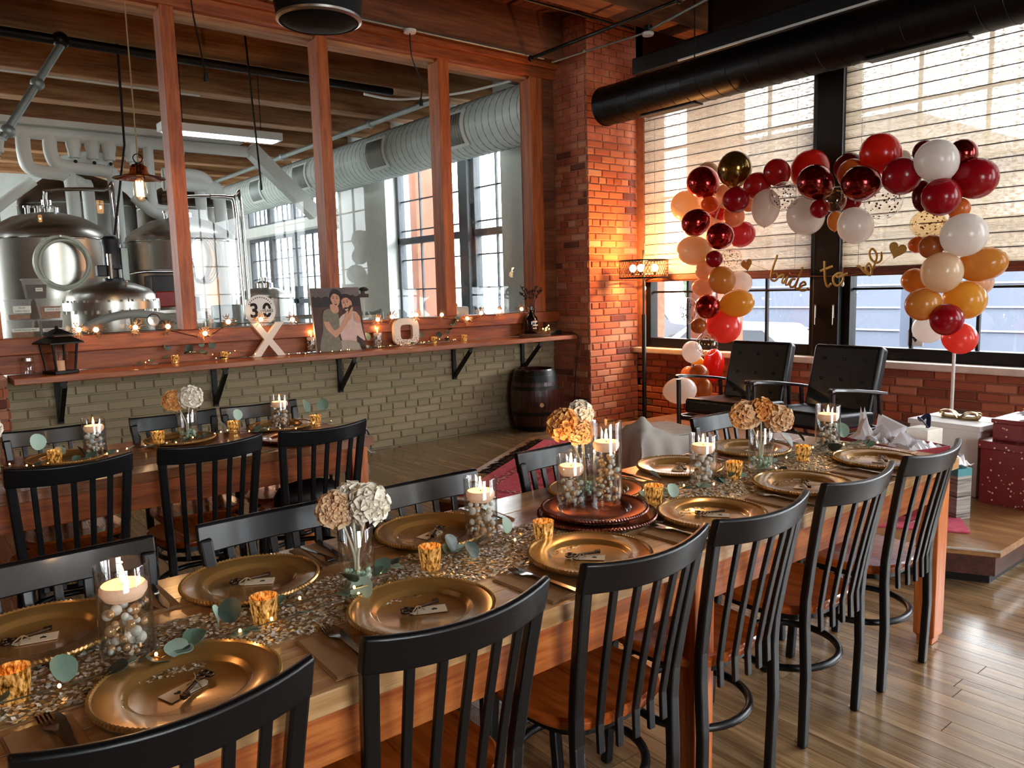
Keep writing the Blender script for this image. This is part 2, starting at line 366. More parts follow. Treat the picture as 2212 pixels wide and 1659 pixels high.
tag(m.build('brick_courses', 'brick_stuff', pil), kind='stuff')
# ---- wall_right: outside wall with window openings
wr = sroot('wall_right')
def wseg(y0, y1, z0, z1, mat='mortar_red', name='wall_block', x0=XW+.012): return MB().box(x0, y0, z0, XW+.36, y1, z1).build(name, mat, wr)
wseg(-4.7, 5.97, -.02, .75)
wseg(-4.7, 5.97, 3.5, ZC, 'dark_walnut')
wseg(5.86, YG+.1, -.02, ZC)
wseg(1.0, 1.37, .75, 3.5); wseg(-1.5, -1.2, .75, 3.5); wseg(-4.7, -3.9, .75, 3.5)
lay_rev(wr, 'brick_low', XW, 5.95, 4.9, 0, .745, .0745, .225, .011, .03, 12)
MB().box(XW-.09, 1.3, .745, XW+.36, 5.95, .805).build('window_sill', 'sill_stone', wr, bevel=.012)
MB().box(XW-.09, -4.0, .745, XW+.36, 1.05, .805).build('window_sill', 'sill_stone', wr, bevel=.012)
# ---- exterior windows with black frames
def xwindow(name, y0, y1, zs=.81, zt=3.5, cols=4, rows=4, sash=1.47, mat='black_frame', xf=XW+.06):
    r = sroot(name); f = .07
    def b(nm, a0, b0, a1, b1, d=.08, x=xf, m=mat): return MB().box(x, a0, b0, x+d, a1, b1).build(nm, m, r, bevel=.006)
    b('frame_jamb', y0, zs, y0+f, zt, .12, xf-.02); b('frame_jamb', y1-f, zs, y1, zt, .12, xf-.02)
    b('frame_head', y0+f, zt-f, y1-f, zt, .12, xf-.02); b('frame_sill', y0+f, zs, y1-f, zs+f+.03, .12, xf-.02)
    if sash: b('meeting_rail', y0+f, sash+.1, y1-f, sash+.18)
    ya, yb = y0+f, y1-f
    for i in range(1, cols): c = ya+(yb-ya)*i/cols; b('muntin', c-.013, zs+f+.03, c+.013, zt-f, .04, xf+.02)
    zz = [zs+f+.03+(zt-f-zs-f-.03)*i/rows for i in range(1, rows)]
    for z in zz: b('muntin', ya, z-.011, yb, z+.011, .036, xf+.022)
    MB().box(xf+.037, ya, zs+f, xf+.043, yb, zt-f).build('pane', 'pane_clear', r)
    return r
def xwindow_clear(name, y0, y1, cols): return xwindow(name, y0, y1, .81, 3.5, cols, 5, 1.47)
w2 = xwindow_clear('window_2', 3.81, 5.86, 4); w3 = xwindow_clear('window_3', 1.37, 3.56, 4)
xwindow_clear('window_4', -1.2, 1.0, 4); xwindow_clear('window_5', -3.9, -1.5, 4)
struct(MB().box(XW-.03, 3.56, .81, XW+.2, 3.81, 3.6).build('window_column', 'black_frame', bevel=.012))
for y in (3.60, 3.77):      # sash handles on the column
    MB().box(XW-.045, y-.008, 1.16, XW-.03, y+.008, 1.28).tube([(XW-.05, y, 1.27), (XW-.052, y, 1.1)], .004, 6).build('sash_handle', 'steel', w3)
MB().box(XW+.02, 3.0, .862, XW+.035, 3.16, .872).build('sash_pull', 'steel_bright', w3)
# ---- interior window partition towards the brewery
w1 = sroot('window_1')
posts = [(.50, .62), (1.83, 1.935), (3.10, 3.205), (4.345, 4.47), (5.48, 5.69)]
for i, (a, b) in enumerate(posts):
    if i < 4: MB().box(a, 6.44, 1.235, b, 6.62, 3.72).build('post', 'pine_frame', w1, bevel=.006)
    else:
        MB().box(5.50, 6.44, 1.235, 5.66, 6.62, 3.72).build('post', 'pine_frame', w1, bevel=.006)
        MB().box(5.66, 6.46, .985, 5.845, 6.60, 3.86).build('post', 'joist', w1, bevel=.004)
    if i < 4: MB().box(b-.012, 6.45, 1.24, b+.0, 6.60, 3.70).build('glazing_bead', 'pine_frame', w1)
for i in range(4):
    x0, x1 = posts[i][1], posts[i+1][0]+(.02 if i == 3 else 0)
    MB().box(x0, 6.597, 1.235, x1, 6.605, 3.70).build('pane', 'pane', w1)
    MB().box(x0, 6.50, 3.675, x1, 6.62, 3.70).build('glazing_bead', 'joist_pale', w1)
MB().box(-.6, 6.42, 3.70, 5.845, 6.64, 3.80).build('header', 'pine_frame_x', w1, bevel=.006)
MB().box(-.6, 6.38, 3.80, 5.845, 6.64, 3.86).build('header_trim', 'pine_frame_x', w1, bevel=.006)
MB().box(-.6, 6.42, 1.12, 5.845, 6.66, 1.235).build('sill_board', 'pine_frame_x', w1, bevel=.006)
MB().box(-.6, 6.49, .983, 5.845, 6.60, 1.118).build('back_board', 'pine_frame_x', w1, bevel=.004)
# ---- rest of the room shell
pm('steel_frame', '4c5258', .5)
wbk = sroot('wall_back')
for a in ((-4.7, 8.0, 0, ZC), (8.0, 11.8, 0, ZC), (11.8, 18.0, 0, .9), (11.8, 18.0, 3.7, ZC), (18.0, 20.3, 0, ZC)): MB().box(-4.3, a[0], a[2], -4.1, a[1], a[3]).build('wall_block', 'plaster' if a[1] < 8.1 and a[0] < 7 else 'white_brick', wbk)
for i, (a, b) in enumerate(((11.8, 18.0),)):
    r = sroot('window_%d' % (24+i)); MB().box(-4.21, a, .9, -4.2, b, 3.7).build('pane', 'pane_clear', r)
    for k in range(0, 7): MB().box(-4.24, a+(b-a)*k/6-.02, .9, -4.17, a+(b-a)*k/6+.02, 3.7).build('muntin', 'steel_frame', r)
    for k in range(0, 6): MB().box(-4.23, a, .9+2.8*k/5-.015, -4.18, b, .9+2.8*k/5+.015).build('muntin', 'steel_frame', r)
wf = sroot('wall_front')
for a in ((-4.1, XW+.3, 0, .8), (-4.1, XW+.3, 3.5, ZC), (-4.1, -1.0, .8, 3.5), (1.6, 5.3, .8, 3.5), (6.5, XW+.3, .8, 3.5)): MB().box(a[0], -4.8, a[2], a[1], -4.6, a[3]).build('wall_block', 'plaster', wf)
for i, (a, b) in enumerate(((-1.0, 1.6), (5.3, 6.5))):
    r = sroot('window_%d' % (20+i)); MB().box(a, -4.74, .8, a+.07, -4.66, 3.5).box(b-.07, -4.74, .8, b, -4.66, 3.5).box(a, -4.74, .8, b, -4.66, .9).box(a, -4.74, 3.4, b, -4.66, 3.5).build('frame', 'black_frame', r); MB().box(a, -4.71, .8, b, -4.70, 3.5).build('pane', 'pane_clear', r)
    for k in range(1, 4): MB().box(a+(b-a)*k/4-.013, -4.73, .9, a+(b-a)*k/4+.013, -4.69, 3.4).build('muntin', 'black_frame', r); MB().box(a+.07, -4.73, .9+2.5*k/4-.012, b-.07, -4.69, .9+2.5*k/4+.012).build('muntin', 'black_frame', r)
# ---- brewery shell
struct(MB().box(-4.2, YG+.3, -.12, XW+.3, 20.3, 0).build('floor_brewery', 'concrete'))
struct(MB().box(-4.2, 20, 0, XW+.3, 20.3, ZC).build('wall_brewery_far', 'white_brick'))
wb = sroot('wall_brewery')
def bseg(y0, y1, z0, z1, x0=XW): return MB().box(x0, y0, z0, XW+.36, y1, z1).build('painted_block', 'white_brick', wb)
bseg(YG+.2, 8.15, 0, ZC, 6.42); bseg(8.15, 11.3, 0, .95); bseg(8.15, 11.3, 3.95, ZC); bseg(11.3, 13.0, 0, ZC, 6.50); bseg(13, 18, 3.95, ZC); bseg(18, 20, 0, ZC); bseg(13, 18, 2.75, 2.95, 6.45)
MB().box(XW-.12, 8.15, .90, XW+.36, 11.3, .95).build('window_sill', 'white_paint', wb)
def bwindow(name, y0, y1, zs, zt, cols, rows, sash):
    r = xwindow(name, y0, y1, zs, zt, cols, rows, None, 'steel_dark', XW+.12)
    MB().box(XW+.1, y0, sash-.05, XW+.2, y1, sash+.05).build('meeting_rail', 'steel_dark', r); return r
M['steel_dark_keep'] = M['steel_dark']; M['steel_dark'] = M['steel_frame']
bwindow('window_6', 8.15, 9.2, .95, 3.95, 2, 6, 2.3); bwindow('window_7', 9.42, 11.3, .95, 3.95, 3, 6, 2.3)
struct(MB().box(XW+.02, 9.2, .95, XW+.26, 9.42, 3.95).build('window_column', 'steel_frame', bevel=.01))
for k, y0 in enumerate((13.0, 14.25, 15.5, 16.75)):
    bwindow('window_%d' % (8+k), y0, y0+1.2, .05, 2.75, 3, 6, 1.35); xwindow('window_%d' % (12+k), y0, y0+1.2, 2.95, 3.95, 4, 2, None, 'steel_frame', XW+.12)
M['steel_dark'] = M['steel_dark_keep']
# ---- platform (stage) in the corner
st = thing('platform', 'low wooden platform with dark sides behind the long table', 'platform')
SP = [(2.62, 4.15), (4.07, 1.35), (6.58, 1.35), (6.58, 5.05), (4.35, 5.2)]
MB().prism(SP, .145, .18).build('platform_top', 'stagewood', st, bevel=.004)
def inset(P, d):
    c = (sum(p[0] for p in P)/len(P), sum(p[1] for p in P)/len(P)); return [(p[0]+(c[0]-p[0])*d, p[1]+(c[1]-p[1])*d) for p in P]
MB().prism(inset(SP, .012), .045, .145).build('platform_side', 'stageside', st)
MB().prism(inset(SP, .025), 0, .045).build('platform_plinth', 'black_frame', st)
a, b = Vector((2.62, 4.15, .172)), Vector((4.07, 1.35, .172)); d = (b-a).normalized(); nrm = Vector((d.y, -d.x, 0))
if nrm.x > 0: nrm = -nrm
m = MB(); m.loft([[a+nrm*.001, a+nrm*.008, a+nrm*.008+Vector((0, 0, .009)), a+nrm*.001+Vector((0, 0, .009))], [b+nrm*.001, b+nrm*.008, b+nrm*.008+Vector((0, 0, .009)), b+nrm*.001+Vector((0, 0, .009))]])
m.build('edge_strip', 'sill_stone', st)
# ---- outdoors
gr = struct(MB().box(XW+.36, -30, -.6, 90, 60, -.5).build('ground_outside', 'asphalt'))
bl = thing('neighbour_building', 'grey clad building standing across the yard outside the windows', 'building', (15, 3.5, -.5))
MB().box(0, -9, 0, 8, 3.2, 3.0).build('building_wall', 'building_grey', bl); MB().box(-.4, 3.2, 0, 8, 7.6, 5.0).build('building_wall', 'building_grey', bl)
m = MB()
for i in range(5): m.box(-.03, -9, .6+i*.42, 0, 3.2, .63+i*.42)
for i in range(10): m.box(-.43, 3.2, .6+i*.42, -.4, 7.6, .63+i*.42)
tag(m.build('siding_joint', 'building_line', bl), kind='stuff')
MB().prism([(-.3, 3.0), (8.3, 3.0), (4, 4.2)], -9.2, 3.2, 1).build('roof', 'car_dark', bl)
for y in (-6.5, -3.5, -.5): MB().box(-.05, y, 1.2, .02, y+1.1, 2.8).build('window', 'car_dark', bl)
bp = thing('brick_pier', 'pale red brick pier outside the window nearest the lamp', 'pier', (7.6, 5.6, -.5)); MB().box(0, 0, 0, .5, .42, 4.6).build('pier_shaft', 'brick_far', bp); MB().box(-.04, -.04, 4.6, .54, .46, 4.75).build('pier_cap', 'sill_stone', bp)
bp2 = thing('brick_pier', 'orange brick pier seen through the tall brewery window', 'pier', (7.9, 12.6, -.5)); MB().box(0, 0, 0, .6, 1.3, 5.5).build('pier_shaft', 'brick_far', bp2); MB().box(-.04, -.04, 5.5, .64, 1.34, 5.65).build('pier_cap', 'sill_stone', bp2)
def car(loc, rz, body, label):
    t = thing('parked_car', label, 'car', loc, rz)
    P = [(-2.2, .35), (-2.2, .8), (-1.9, .95), (-1.2, 1.0), (-.7, 1.45), (.8, 1.48), (1.5, 1.02), (2.1, .9), (2.2, .6), (2.2, .35)]
    MB().prism(P, -.85, .85, 1).build('body', body, t, 30, .05)
    for x in (-1.35, 1.4):
        for y in (-.82, .82): MB().lathe([(0, -.11), (.33, -.11), (.33, .11), (0, .11)], 16, (0, 0, 0)).build('wheel', 'plug_black', t, 40).matrix_local = rot(PI/2, 0, 0, (x, y, .33))
    MB().prism([(-1.05, 1.05), (-.62, 1.4), (.74, 1.42), (1.2, 1.05)], -.87, .87, 1).build('window', 'car_dark', t)
    return t
car((12.6, 8.6, -.75), PI/2+.2, 'car_white', 'white car parked outside the window behind the balloons')
car((20, 15.5, -.5), PI/2, 'car_white', 'white car parked outside the brewery window'); car((17.5, 14.6, -.5), PI/2-.2, 'car_dark', 'dark vehicle parked outside the brewery window near its jamb')
for i, (x, y, h) in enumerate(((30, 21, 3.2), (34, 26, 3.6), (32, 31, 3.0))):
    t = thing('tree', ['low green tree beyond the parked cars', 'taller green tree behind the white car outside', 'round green tree furthest along the yard'][i], 'tree', (x, y, -.5), 0, 'trees beyond the yard')
    random.seed(i); m = MB()
    for k in range(14): m.sphere((random.uniform(-1.6, 1.6), random.uniform(-1.8, 1.8), h*.45+random.uniform(0, h*.5)), random.uniform(.6, 1.0), None, None, 8, 6)
    m.build('crown', 'tree', t, 60); MB().lathe([(.2, 0), (.14, h*.5)], 8).build('trunk', 'stem', t)
# ================================================================== CHAIRS AND TABLES
def make_chair():
    t = thing('dining_chair', 'x', 'chair', group='black slat back chairs')
    # local: faces +Y, back towards -Y. rail top z .90
    def bow(u): return -.045*(1-(2*u)**2)        # plan bow of the back, u in -.5..+.5
    def py(z): return -.195-.075*max(0, (z-.45)/.45)**1.2+.03*max(0, (.45-z)/.45)*-1  # post lean
    W0, W1 = .176, .205                          # half width at seat / at top
    def hw(z): return W0+(W1-W0)*max(0, (z-.45)/.45)
    # top rail: lofted section following the bow
    rings = []
    for i in range(13):
        u = i/12-.5; x = 2*u*(W1+.012); y0 = py(.9)+bow(u)+.018; zt = .90-.012*(1-(2*u)**2); zb = .822-.008*(1-(2*u)**2)
        yl = py(.82)+bow(u)+.018
        rings.append([(x, y0-.016, zt-.004), (x, y0-.004, zt), (x, y0+.008, zt-.004), (x, yl+.010, zb), (x, yl-.012, zb)])
    MB().loft(rings).build('top_rail', 'chair_black', t, 50, .004)
    # posts (front pair are the rear legs)
    for s in (-1, 1):
        pts = [(s*hw(z)*.985, py(z)+.018, z) for z in (.86, .75, .62, .5, .42)]+[(s*.172, -.185, .25), (s*.168, -.178, .0)]
        MB().loft([[(p[0]-.017, p[1]-.013, p[2]), (p[0]+.017, p[1]-.013, p[2]), (p[0]+.017, p[1]+.013, p[2]), (p[0]-.017, p[1]+.013, p[2])] for p in pts]).build('rear_leg', 'chair_black', t, None, .006)
        pts = [(s*.16, .165, .43), (s*.175, .185, .0)]
        MB().loft([[(p[0]-.015, p[1]-.015, p[2]), (p[0]+.015, p[1]-.015, p[2]), (p[0]+.015, p[1]+.015, p[2]), (p[0]-.015, p[1]+.015, p[2])] for p in pts]).build('front_leg', 'chair_black', t, None, .006)
    for i in range(5):
        u = (i-2)/6
        pts = [(2*u*hw(z)*.97, py(z)+bow(u)*(.55+.45*max(0, (z-.45)/.45))+.012, z) for z in (.83, .7, .58, .46, .385)]
        MB().loft([[(p[0]-.0105, p[1]-.006, p[2]), (p[0]+.0105, p[1]-.006, p[2]), (p[0]+.0105, p[1]+.006, p[2]), (p[0]-.0105, p[1]+.006, p[2])] for p in pts]).build('back_slat', 'chair_black', t, None, .003)
    # seat: rounded trapezoid saddle
    out = []
    for k in range(40):
        a = 2*PI*k/40; ca, sa = math.cos(a), math.sin(a); n = 3.2
        r = (abs(ca)**n+abs(sa)**n)**(-1/n); x, y = r*ca, r*sa
        out.append((x*(.205+.012*y), y*.195+.005))
    MB().loft([[(x*.97, y*.97, .432) for x, y in out], [(x, y, .440) for x, y in out], [(x, y, .455) for x, y in out], [(x*.96, y*.96, .462) for x, y in out], [(x*.6, y*.6, .456) for x, y in out], [(x*.2, y*.2, .453) for x, y in out]]).build('seat', 'seatwood', t, 40)
    MB().loft([[(x*.86, y*.86, .405) for x, y in out], [(x*.86, y*.86, .431) for x, y in out]]).build('seat_frame', 'chair_black', t, 40)
    ring = [(.182*math.cos(2*PI*k/36), .178*math.sin(2*PI*k/36)-.002, .235) for k in range(36)]
    MB().tube(ring, .0125, 8, closed=True).build('foot_ring', 'chair_black', t, 60)
    m = MB()
    for s in (-1, 1): m.box(s*.168-.017, -.195, 0, s*.168+.017, -.163, .008)
    return t
CH = make_chair(); used = 0
near = [(.285, 'black slat back chair nearest the camera, mostly cut off by the frame bottom'), (.812, 'black slat back chair whose back overlaps the second gold charger'),
        (1.35, 'black slat back chair beside the square wooden mid leg of the long table'), (1.82, 'black slat back chair third from the platform end, window side of long table'),
        (2.345, 'black slat back chair second from the platform end, bare floor side of table'), (2.87, 'black slat back chair at the far end corner, its seat shining pale in the daylight')]
for x, lb in near:
    place(CH, used, (x, 1.44, 0), 0, lb); used = 1
far = [(.26, 'black chair behind the front pearl candle vase, cut by the left frame edge'), (.80, 'black chair facing the camera behind the hydrangea vase'), (1.285, 'black chair facing the camera in front of the red rug and fringe'),
       (1.965, 'black chair behind the two candles on the dark red charger'), (2.98, 'black chair in front of the armchairs behind the orange hydrangea')]
for x, lb in far: place(CH, 1, (x, 1.83 if x < 1.5 else 1.92, 0), PI, lb)
t2n = [(.49, 'black slat back chair at the back table, leftmost on its near side'), (1.015, 'black slat back chair at the back table, middle one on its near side'), (1.525, 'black slat back chair at the back table end with a dark bag on its seat')]
for x, lb in t2n: place(CH, 1, (x, 3.56, 0), 0, lb)
t2f = [(.575, 'black chair against the olive wall behind the back table candle, leftmost'), (1.12, 'black chair against the olive wall behind the back table flower vase'), (1.575, 'black chair against the olive wall behind the last back table candle')]
for x, lb in t2f: place(CH, 1, (x, 3.985, 0), PI, lb)
def make_table(name, label, x0, x1, y0, y1, top, ap, leg, legx, zt=.77):
    t = thing(name, label, 'table', ((x0+x1)/2, (y0+y1)/2, 0)); w, d = (x1-x0)/2, (y1-y0)/2
    nb = 5
    for i in range(nb):
        a = -d+2*d*i/nb
        MB().box(-w, a+.0008, zt-.045, w, a+2*d/nb-.0008, zt).build('top_board', top, t, bevel=.002)
    for s in (-1, 1):
        MB().box(-w+.06, s*(d-.045)-.0125, zt-.165, w-.06, s*(d-.045)+.0125, zt-.046).build('apron', ap, t, bevel=.003)
        MB().box(s*(w-.055)-.0125, -d+.058, zt-.165, s*(w-.055)+.0125, d-.058, zt-.046).build('apron', ap, t, bevel=.003)
    for lx in legx:
        for s in (-1, 1):
            x = lx-(x0+x1)/2; y = s*(d-.055)
            def sq(h, z): return [(x-h, y-h, z), (x+h, y-h, z), (x+h, y+h, z), (x-h, y+h, z)]
            MB().loft([sq(.030, .0), sq(.033, .03), sq(.042, .035), sq(.045, zt-.046)]).build('leg', leg, t, bevel=.004)
    return t
make_table('dining_table', 'long pine dining table set with gold chargers and sequin runner', -.75, 3.34, 1.275, 2.10, 'tabletop', 'apron', 'tableleg', (-.65, 1.695, 3.24))
make_table('dining_table', 'dark topped dining table near the olive wall with orange apron', -1.4, 1.87, 3.47, 4.28, 'tabletop_b', 'apron_b', 'tableleg', (-1.25, 1.79))
bag = thing('handbag', 'dark leather bag on a chair seat at the back table', 'bag', (1.53, 3.55, .4625)); bag.scale = (1, 1, .52); m = MB()
m.loft([[(x*k, y*k2, z) for x, y in [(.17*math.cos(a*PI/8), .1*math.sin(a*PI/8)) for a in range(16)]] for k, k2, z in ((.8, .8, 0), (1, 1, .05), (1, 1, .12), (.85, .7, .2), (.5, .4, .235), (.1, .1, .24))]).build('bag_body', 'leather', bag, 60)
MB().tube(catmull([(-.12, 0, .2), (-.1, .0, .3), (.02, .0, .33), (.12, 0, .28), (.13, 0, .19)]), .008, 6).build('strap', 'leather', bag, 60)
# ================================================================== TABLE SETTING
ZT = .77
def make_charger(mat, name='charger_plate'):
    n = 216; prof = [(0, .004), (.10, .004), (.105, .006), (.112, .014), (.118, .0165), (.160, .019)]
    m = MB(); m.lathe([(.0001, .004)]+prof[1:], n)
    rings = []
    for r, z in ((.160, .019), (.1635, .0225), (.168, .0215), (.170, .017), (.167, .012), (.12, .010), (.10, .0), (.0001, .0)):
        ring = []
        for j in range(n):
            b = (.0016 if j % 2 == 0 else -.0012) if .163 < r < .171 and z > .013 else 0
            ring.append(((r+b*.3)*math.cos(2*PI*j/n), (r+b*.3)*math.sin(2*PI*j/n), z+b))
        rings.append(ring)
    m.loft(rings, False); return m.build(name, mat, None, 35)
tag(make_charger('gold_charger'), 'x', 'plate', 'gold charger plates'); CG = bpy.data.objects['charger_plate']
spots = [(.372, 1.455, 'gold charger nearest the camera, reflecting a candle flame'), (.885, 1.455, 'gold charger beside the front hydrangea vase, heart tag on it'), (1.415, 1.452, 'gold charger in front of the dark red charger, third on window side'),
         (1.955, 1.458, 'gold charger on window side right of the dark red charger'), (2.48, 1.462, 'gold charger in front of the orange hydrangea vase'), (3.03, 1.462, 'gold charger at the platform end, window side of the table'),
         (.19, 1.90, 'gold charger at the left edge behind the pearl vase'), (.655, 1.90, 'gold charger far side, left of the front hydrangea vase'), (1.21, 1.915, 'gold charger partly behind the second pearl candle vase'),
         (1.90, 1.915, 'gold charger behind the two candles on the dark red charger'), (2.385, 1.935, 'gold charger behind the candle vase before the grey draped cloth'), (2.86, 1.935, 'gold charger behind the orange hydrangea vase, far side')]
k = 0
for x, y, lb in spots: place(CG, k, (x, y, ZT+.0005), random.random()*6, lb, 'gold charger plates on the long table'); k = 1
for x, y, lb in ((.58, 4.0, 'gold charger at the back table beside pale eucalyptus leaf'), (1.63, 4.08, 'gold charger at the back table behind its last candle'), (1.10, 4.08, 'gold charger behind the flower vase on the back table')):
    place(CG, 1, (x, y, ZT+.0005), 0, lb, 'gold charger plates on the back table')
big = make_charger('copper_charger'); big.scale = (1.12, 1.12, 1); big.location = (1.69, 1.70, ZT+.0005); tag(big, 'dark copper red charger under two candles, lower of the two stacked', 'plate', 'stacked dark chargers')
bg2 = make_charger('copper_charger'); bg2.scale = (1.0, 1.0, 1); bg2.location = (1.685, 1.705, ZT+.020); tag(bg2, 'dark copper red charger the two candles stand on, upper one', 'plate', 'stacked dark chargers')
b3 = make_charger('copper_charger'); b3.location = (1.53, 3.69, ZT+.0005); tag(b3, 'dark charger at the near edge of the back table', 'plate')
# favour tags with small metal key openers
def make_tag():
    t = thing('favour_tag', 'x', 'tag'); t.scale = (1.25,)*3
    MB().prism([(-.034, -.016), (.026, -.016), (.034, -.008), (.034, .008), (.026, .016), (-.034, .016)], 0, .0012).build('card', 'paper_tag', t)
    h = []
    for q in range(20):
        a = 2*PI*q/20; h.append((-.012+.00042*16*math.sin(a)**3*.8, .00042*(13*math.cos(a)-5*math.cos(2*a)-2*math.cos(3*a)-math.cos(4*a))*.8))
    MB().prism(h, .0012, .0016).build('printed_heart', 'ink', t)
    m = MB(); 
    for cx, cy in ((.03, .004), (.042, .010), (.042, -.002)): m.tube([(cx+.0065*math.cos(2*PI*q/14), cy+.0065*math.sin(2*PI*q/14), .006) for q in range(14)], .0022, 6, closed=True)
    m.tube([(.024, .0, .006), (-.02, -.022, .006)], .0028, 6).box(-.023, -.03, .003, -.017, -.02, .009).box(-.016, -.028, .003, -.011, -.018, .009)
    m.build('key_opener', 'keymetal', t, 60)
    MB().tube(catmull([(.015, -.018, .002), (.018, 0, .009), (.021, .02, .002)]), .0012, 5).tube(catmull([(.006, .004, .003), (.018, .0, .010), (.03, .02, .008)]), .0011, 5).build('twine', 'twine', t)
    return t
TG = make_tag(); k = 0
for i, (x, y, lb) in enumerate(spots):
    w = lb.replace('gold charger', 'charger')
    place(TG, k, (x+(.012 if i % 2 else -.008), y-.005, ZT+.0055), [.35, 2.7, 2.3, 2.2, .3, .2, 2.9, 2.6, .3, 1, .4, .2][i], 'cream tag with key on the '+w.split(',')[0], 'favour tags on the chargers'); k = 1
# napkin, fork and knife
def make_fork():
    t = thing('fork', 'x', 'fork'); m = MB()
    prof = [(-.10, .0055, .003), (-.05, .006, .004), (0, .0035, .006), (.03, .003, .008), (.045, .006, .007), (.06, .0115, .004), (.07, .012, .004)]
    m.loft([[(-w, y, z), (w, y, z), (w, y, z+.0025), (-w, y, z+.0025)] for y, w, z in prof]).build('fork_handle', 'cutlery', t, 40); m = MB()
    for q in range(4):
        x = (q-1.5)*.0063
        m.loft([[(x-w, y, z), (x+w, y, z), (x+w, y, z+.002), (x-w, y, z+.002)] for y, w, z in ((.0695, .002, .004), (.09, .0017, .004), (.108, .0012, .009))])
    m.build('fork_tines', 'cutlery', t); return t
def make_knife():
    t = thing('table_knife', 'x', 'knife')
    MB().loft([[(-w, y, 0), (w, y, 0), (w, y, .006), (-w, y, .006)] for y, w in ((-.115, .006), (-.05, .0075), (0, .006))]).build('knife_handle', 'cutlery', t, 40)
    MB().loft([[(-w+.001, y, .001), (w, y, .002), (w, y, .004), (-w+.001, y, .0045)] for y, w in ((0, .006), (.03, .0085), (.09, .009), (.115, .002))]).build('knife_blade', 'cutlery', t, 40); return t
def make_napkin():
    m = MB(); m.prism([(-.055, -.105), (.055, -.105), (.055, .105), (-.055, .105)], 0, .0016)
    m.prism([(-.052, -.103), (.053, -.10), (.05, .1), (-.053, .104)], .0018, .0034); m.prism([(-.05, -.1), (.02, -.1), (.035, .1), (-.05, .1)], .0036, .005)
    return tag(m.build('napkin', 'kraft', None, bevel=.0006), 'x', 'napkin')
FK, KN, NP = make_fork(), make_knife(), make_napkin(); k = 0
wh = ['nearest the frame bottom', 'left of the charger by the front hydrangea', 'left of the third window side charger', 'between third and fourth window side chargers', 'left of the charger before the orange hydrangea', 'by the platform end charger',
      'far side beside the front pearl vase', 'far side beside the front hydrangea vase', 'far side beyond the second pearl vase', 'far side between the two candle groups', 'far side before the grey draped cloth', 'far side at the table end']
for i, (x, y, lb) in enumerate(spots):
    s = -1 if i < 6 else 1; nx = x+s*.232; ny = y-s*.02*-1 if 0 else y+.0; a = random.uniform(-.1, .1)+(0 if s < 0 else PI)
    yy = 1.40 if i < 6 else 1.975
    place(NP, k, (nx, yy, ZT+.001), a, 'folded brown paper napkin '+wh[i], 'napkins on the long table')
    place(FK, k, (nx-.02*-s*-1, yy+(.0 if s < 0 else -.01), ZT+.0066), a+.08, 'steel fork on napkin '+wh[i], 'forks on the long table')
    place(KN, k, (nx+.028, yy, ZT+.0068), a-.06, 'steel knife on napkin '+wh[i], 'knives on the long table'); k = 1
place(NP, 1, (1.30, 3.60, ZT+.001), .4, 'folded brown napkin at the near edge of the back table', 'napkins on the back table')
# sequin runner
rn = thing('sequin_runner', 'champagne sequin runner along the middle of the long table', 'runner', (0, 0, ZT))
MB().box(-.7, 1.53, .0003, 3.30, 1.80, .0022).build('runner_mesh', pm('runner_net', 'b09068', .5, .3), rn)
random.seed(21)
for mi, matn in enumerate(('sequin_pale', 'sequin_gold', 'sequin_white')):
    m = MB()
    for q in range((9000, 5500, 6500)[mi]):
        x = random.uniform(-.7, 3.3); y = random.uniform(1.52, 1.81)
        if not 1.525+.012*math.sin(x*9) < y < 1.805+.012*math.sin(x*7+1): continue
        r = .0052; a = random.random()*PI; tx, ty = random.gauss(0, .22), random.gauss(0, .22)
        vs = [(x+r*math.cos(a+w), y+r*math.sin(a+w), .0045+r*(tx*math.cos(a+w)+ty*math.sin(a+w))) for w in (0, PI/2, PI, 3*PI/2)]
        m.add(vs, [(0, 1, 2, 3)])
    tag(m.build('sequins', matn, rn), kind='stuff')
# candle vases with pearls
def make_candle(h, r, seed, gold=.45):
    t = thing('candle_vase', 'x', 'candle vase'); random.seed(seed)
    wz = h*.70
    MB().lathe([(r*.2, 0), (r*.97, 0), (r, .004), (r, h-.002), (r-.0012, h), (r-.0026, h-.002), (r-.0026, .012), (r*.2, .011)], 40).build('glass_cylinder', 'vase_glass', t, 40)
    MB().lathe([(r*.93, .0125), (r*.93, wz-.004), (r*.4, wz-.003), (.001, wz-.003)], 32).build('water_fill', 'water', t, 40)
    cr = r*.86
    fc = MB().lathe([(.001, wz-.012), (cr*.8, wz-.012), (cr, wz+.002), (cr, wz+.012), (cr*.9, wz+.018), (cr*.3, wz+.0155), (.001, wz+.015)], 32).build('floating_candle', 'wax', t, 50)
    MB().tube([(0, 0, wz+.014), (.001, 0, wz+.024)], .0012, 6).build('wick', 'wick', fc)
    MB().lathe([(.001, wz+.020), (.0045, wz+.026), (.0055, wz+.033), (.0035, wz+.045), (.0008, wz+.056)], 12).build('flame', 'flame', fc, 60)
    pr = [MB().sphere((0, 0, 0), 1, None, None, 12, 8).mesh('pearl', mm, 60) for mm in ('pearl_white', 'pearl_gold', 'pearl_clear')] if not hasattr(make_candle, 'pr') else make_candle.pr
    make_candle.pr = pr; put = []
    for q in range(400):
        if len(put) >= int(36*h/.19): break
        s = random.choice((.005, .006, .008, .009, .0115)); rr = (r*.9-s)*math.sqrt(random.random()); a = random.random()*2*PI
        z = .013+s+(wz-.03-2*s)*random.random()**1.25
        p = Vector((rr*math.cos(a), rr*math.sin(a), z))
        if all((p-b).length > s+c for b, c in put):
            put.append((p, s)); o = obj('pearl', pr[1] if random.random() < gold else pr[random.choice((0, 0, 2))], t); o.location = p; o.scale = (s,)*3
    return t
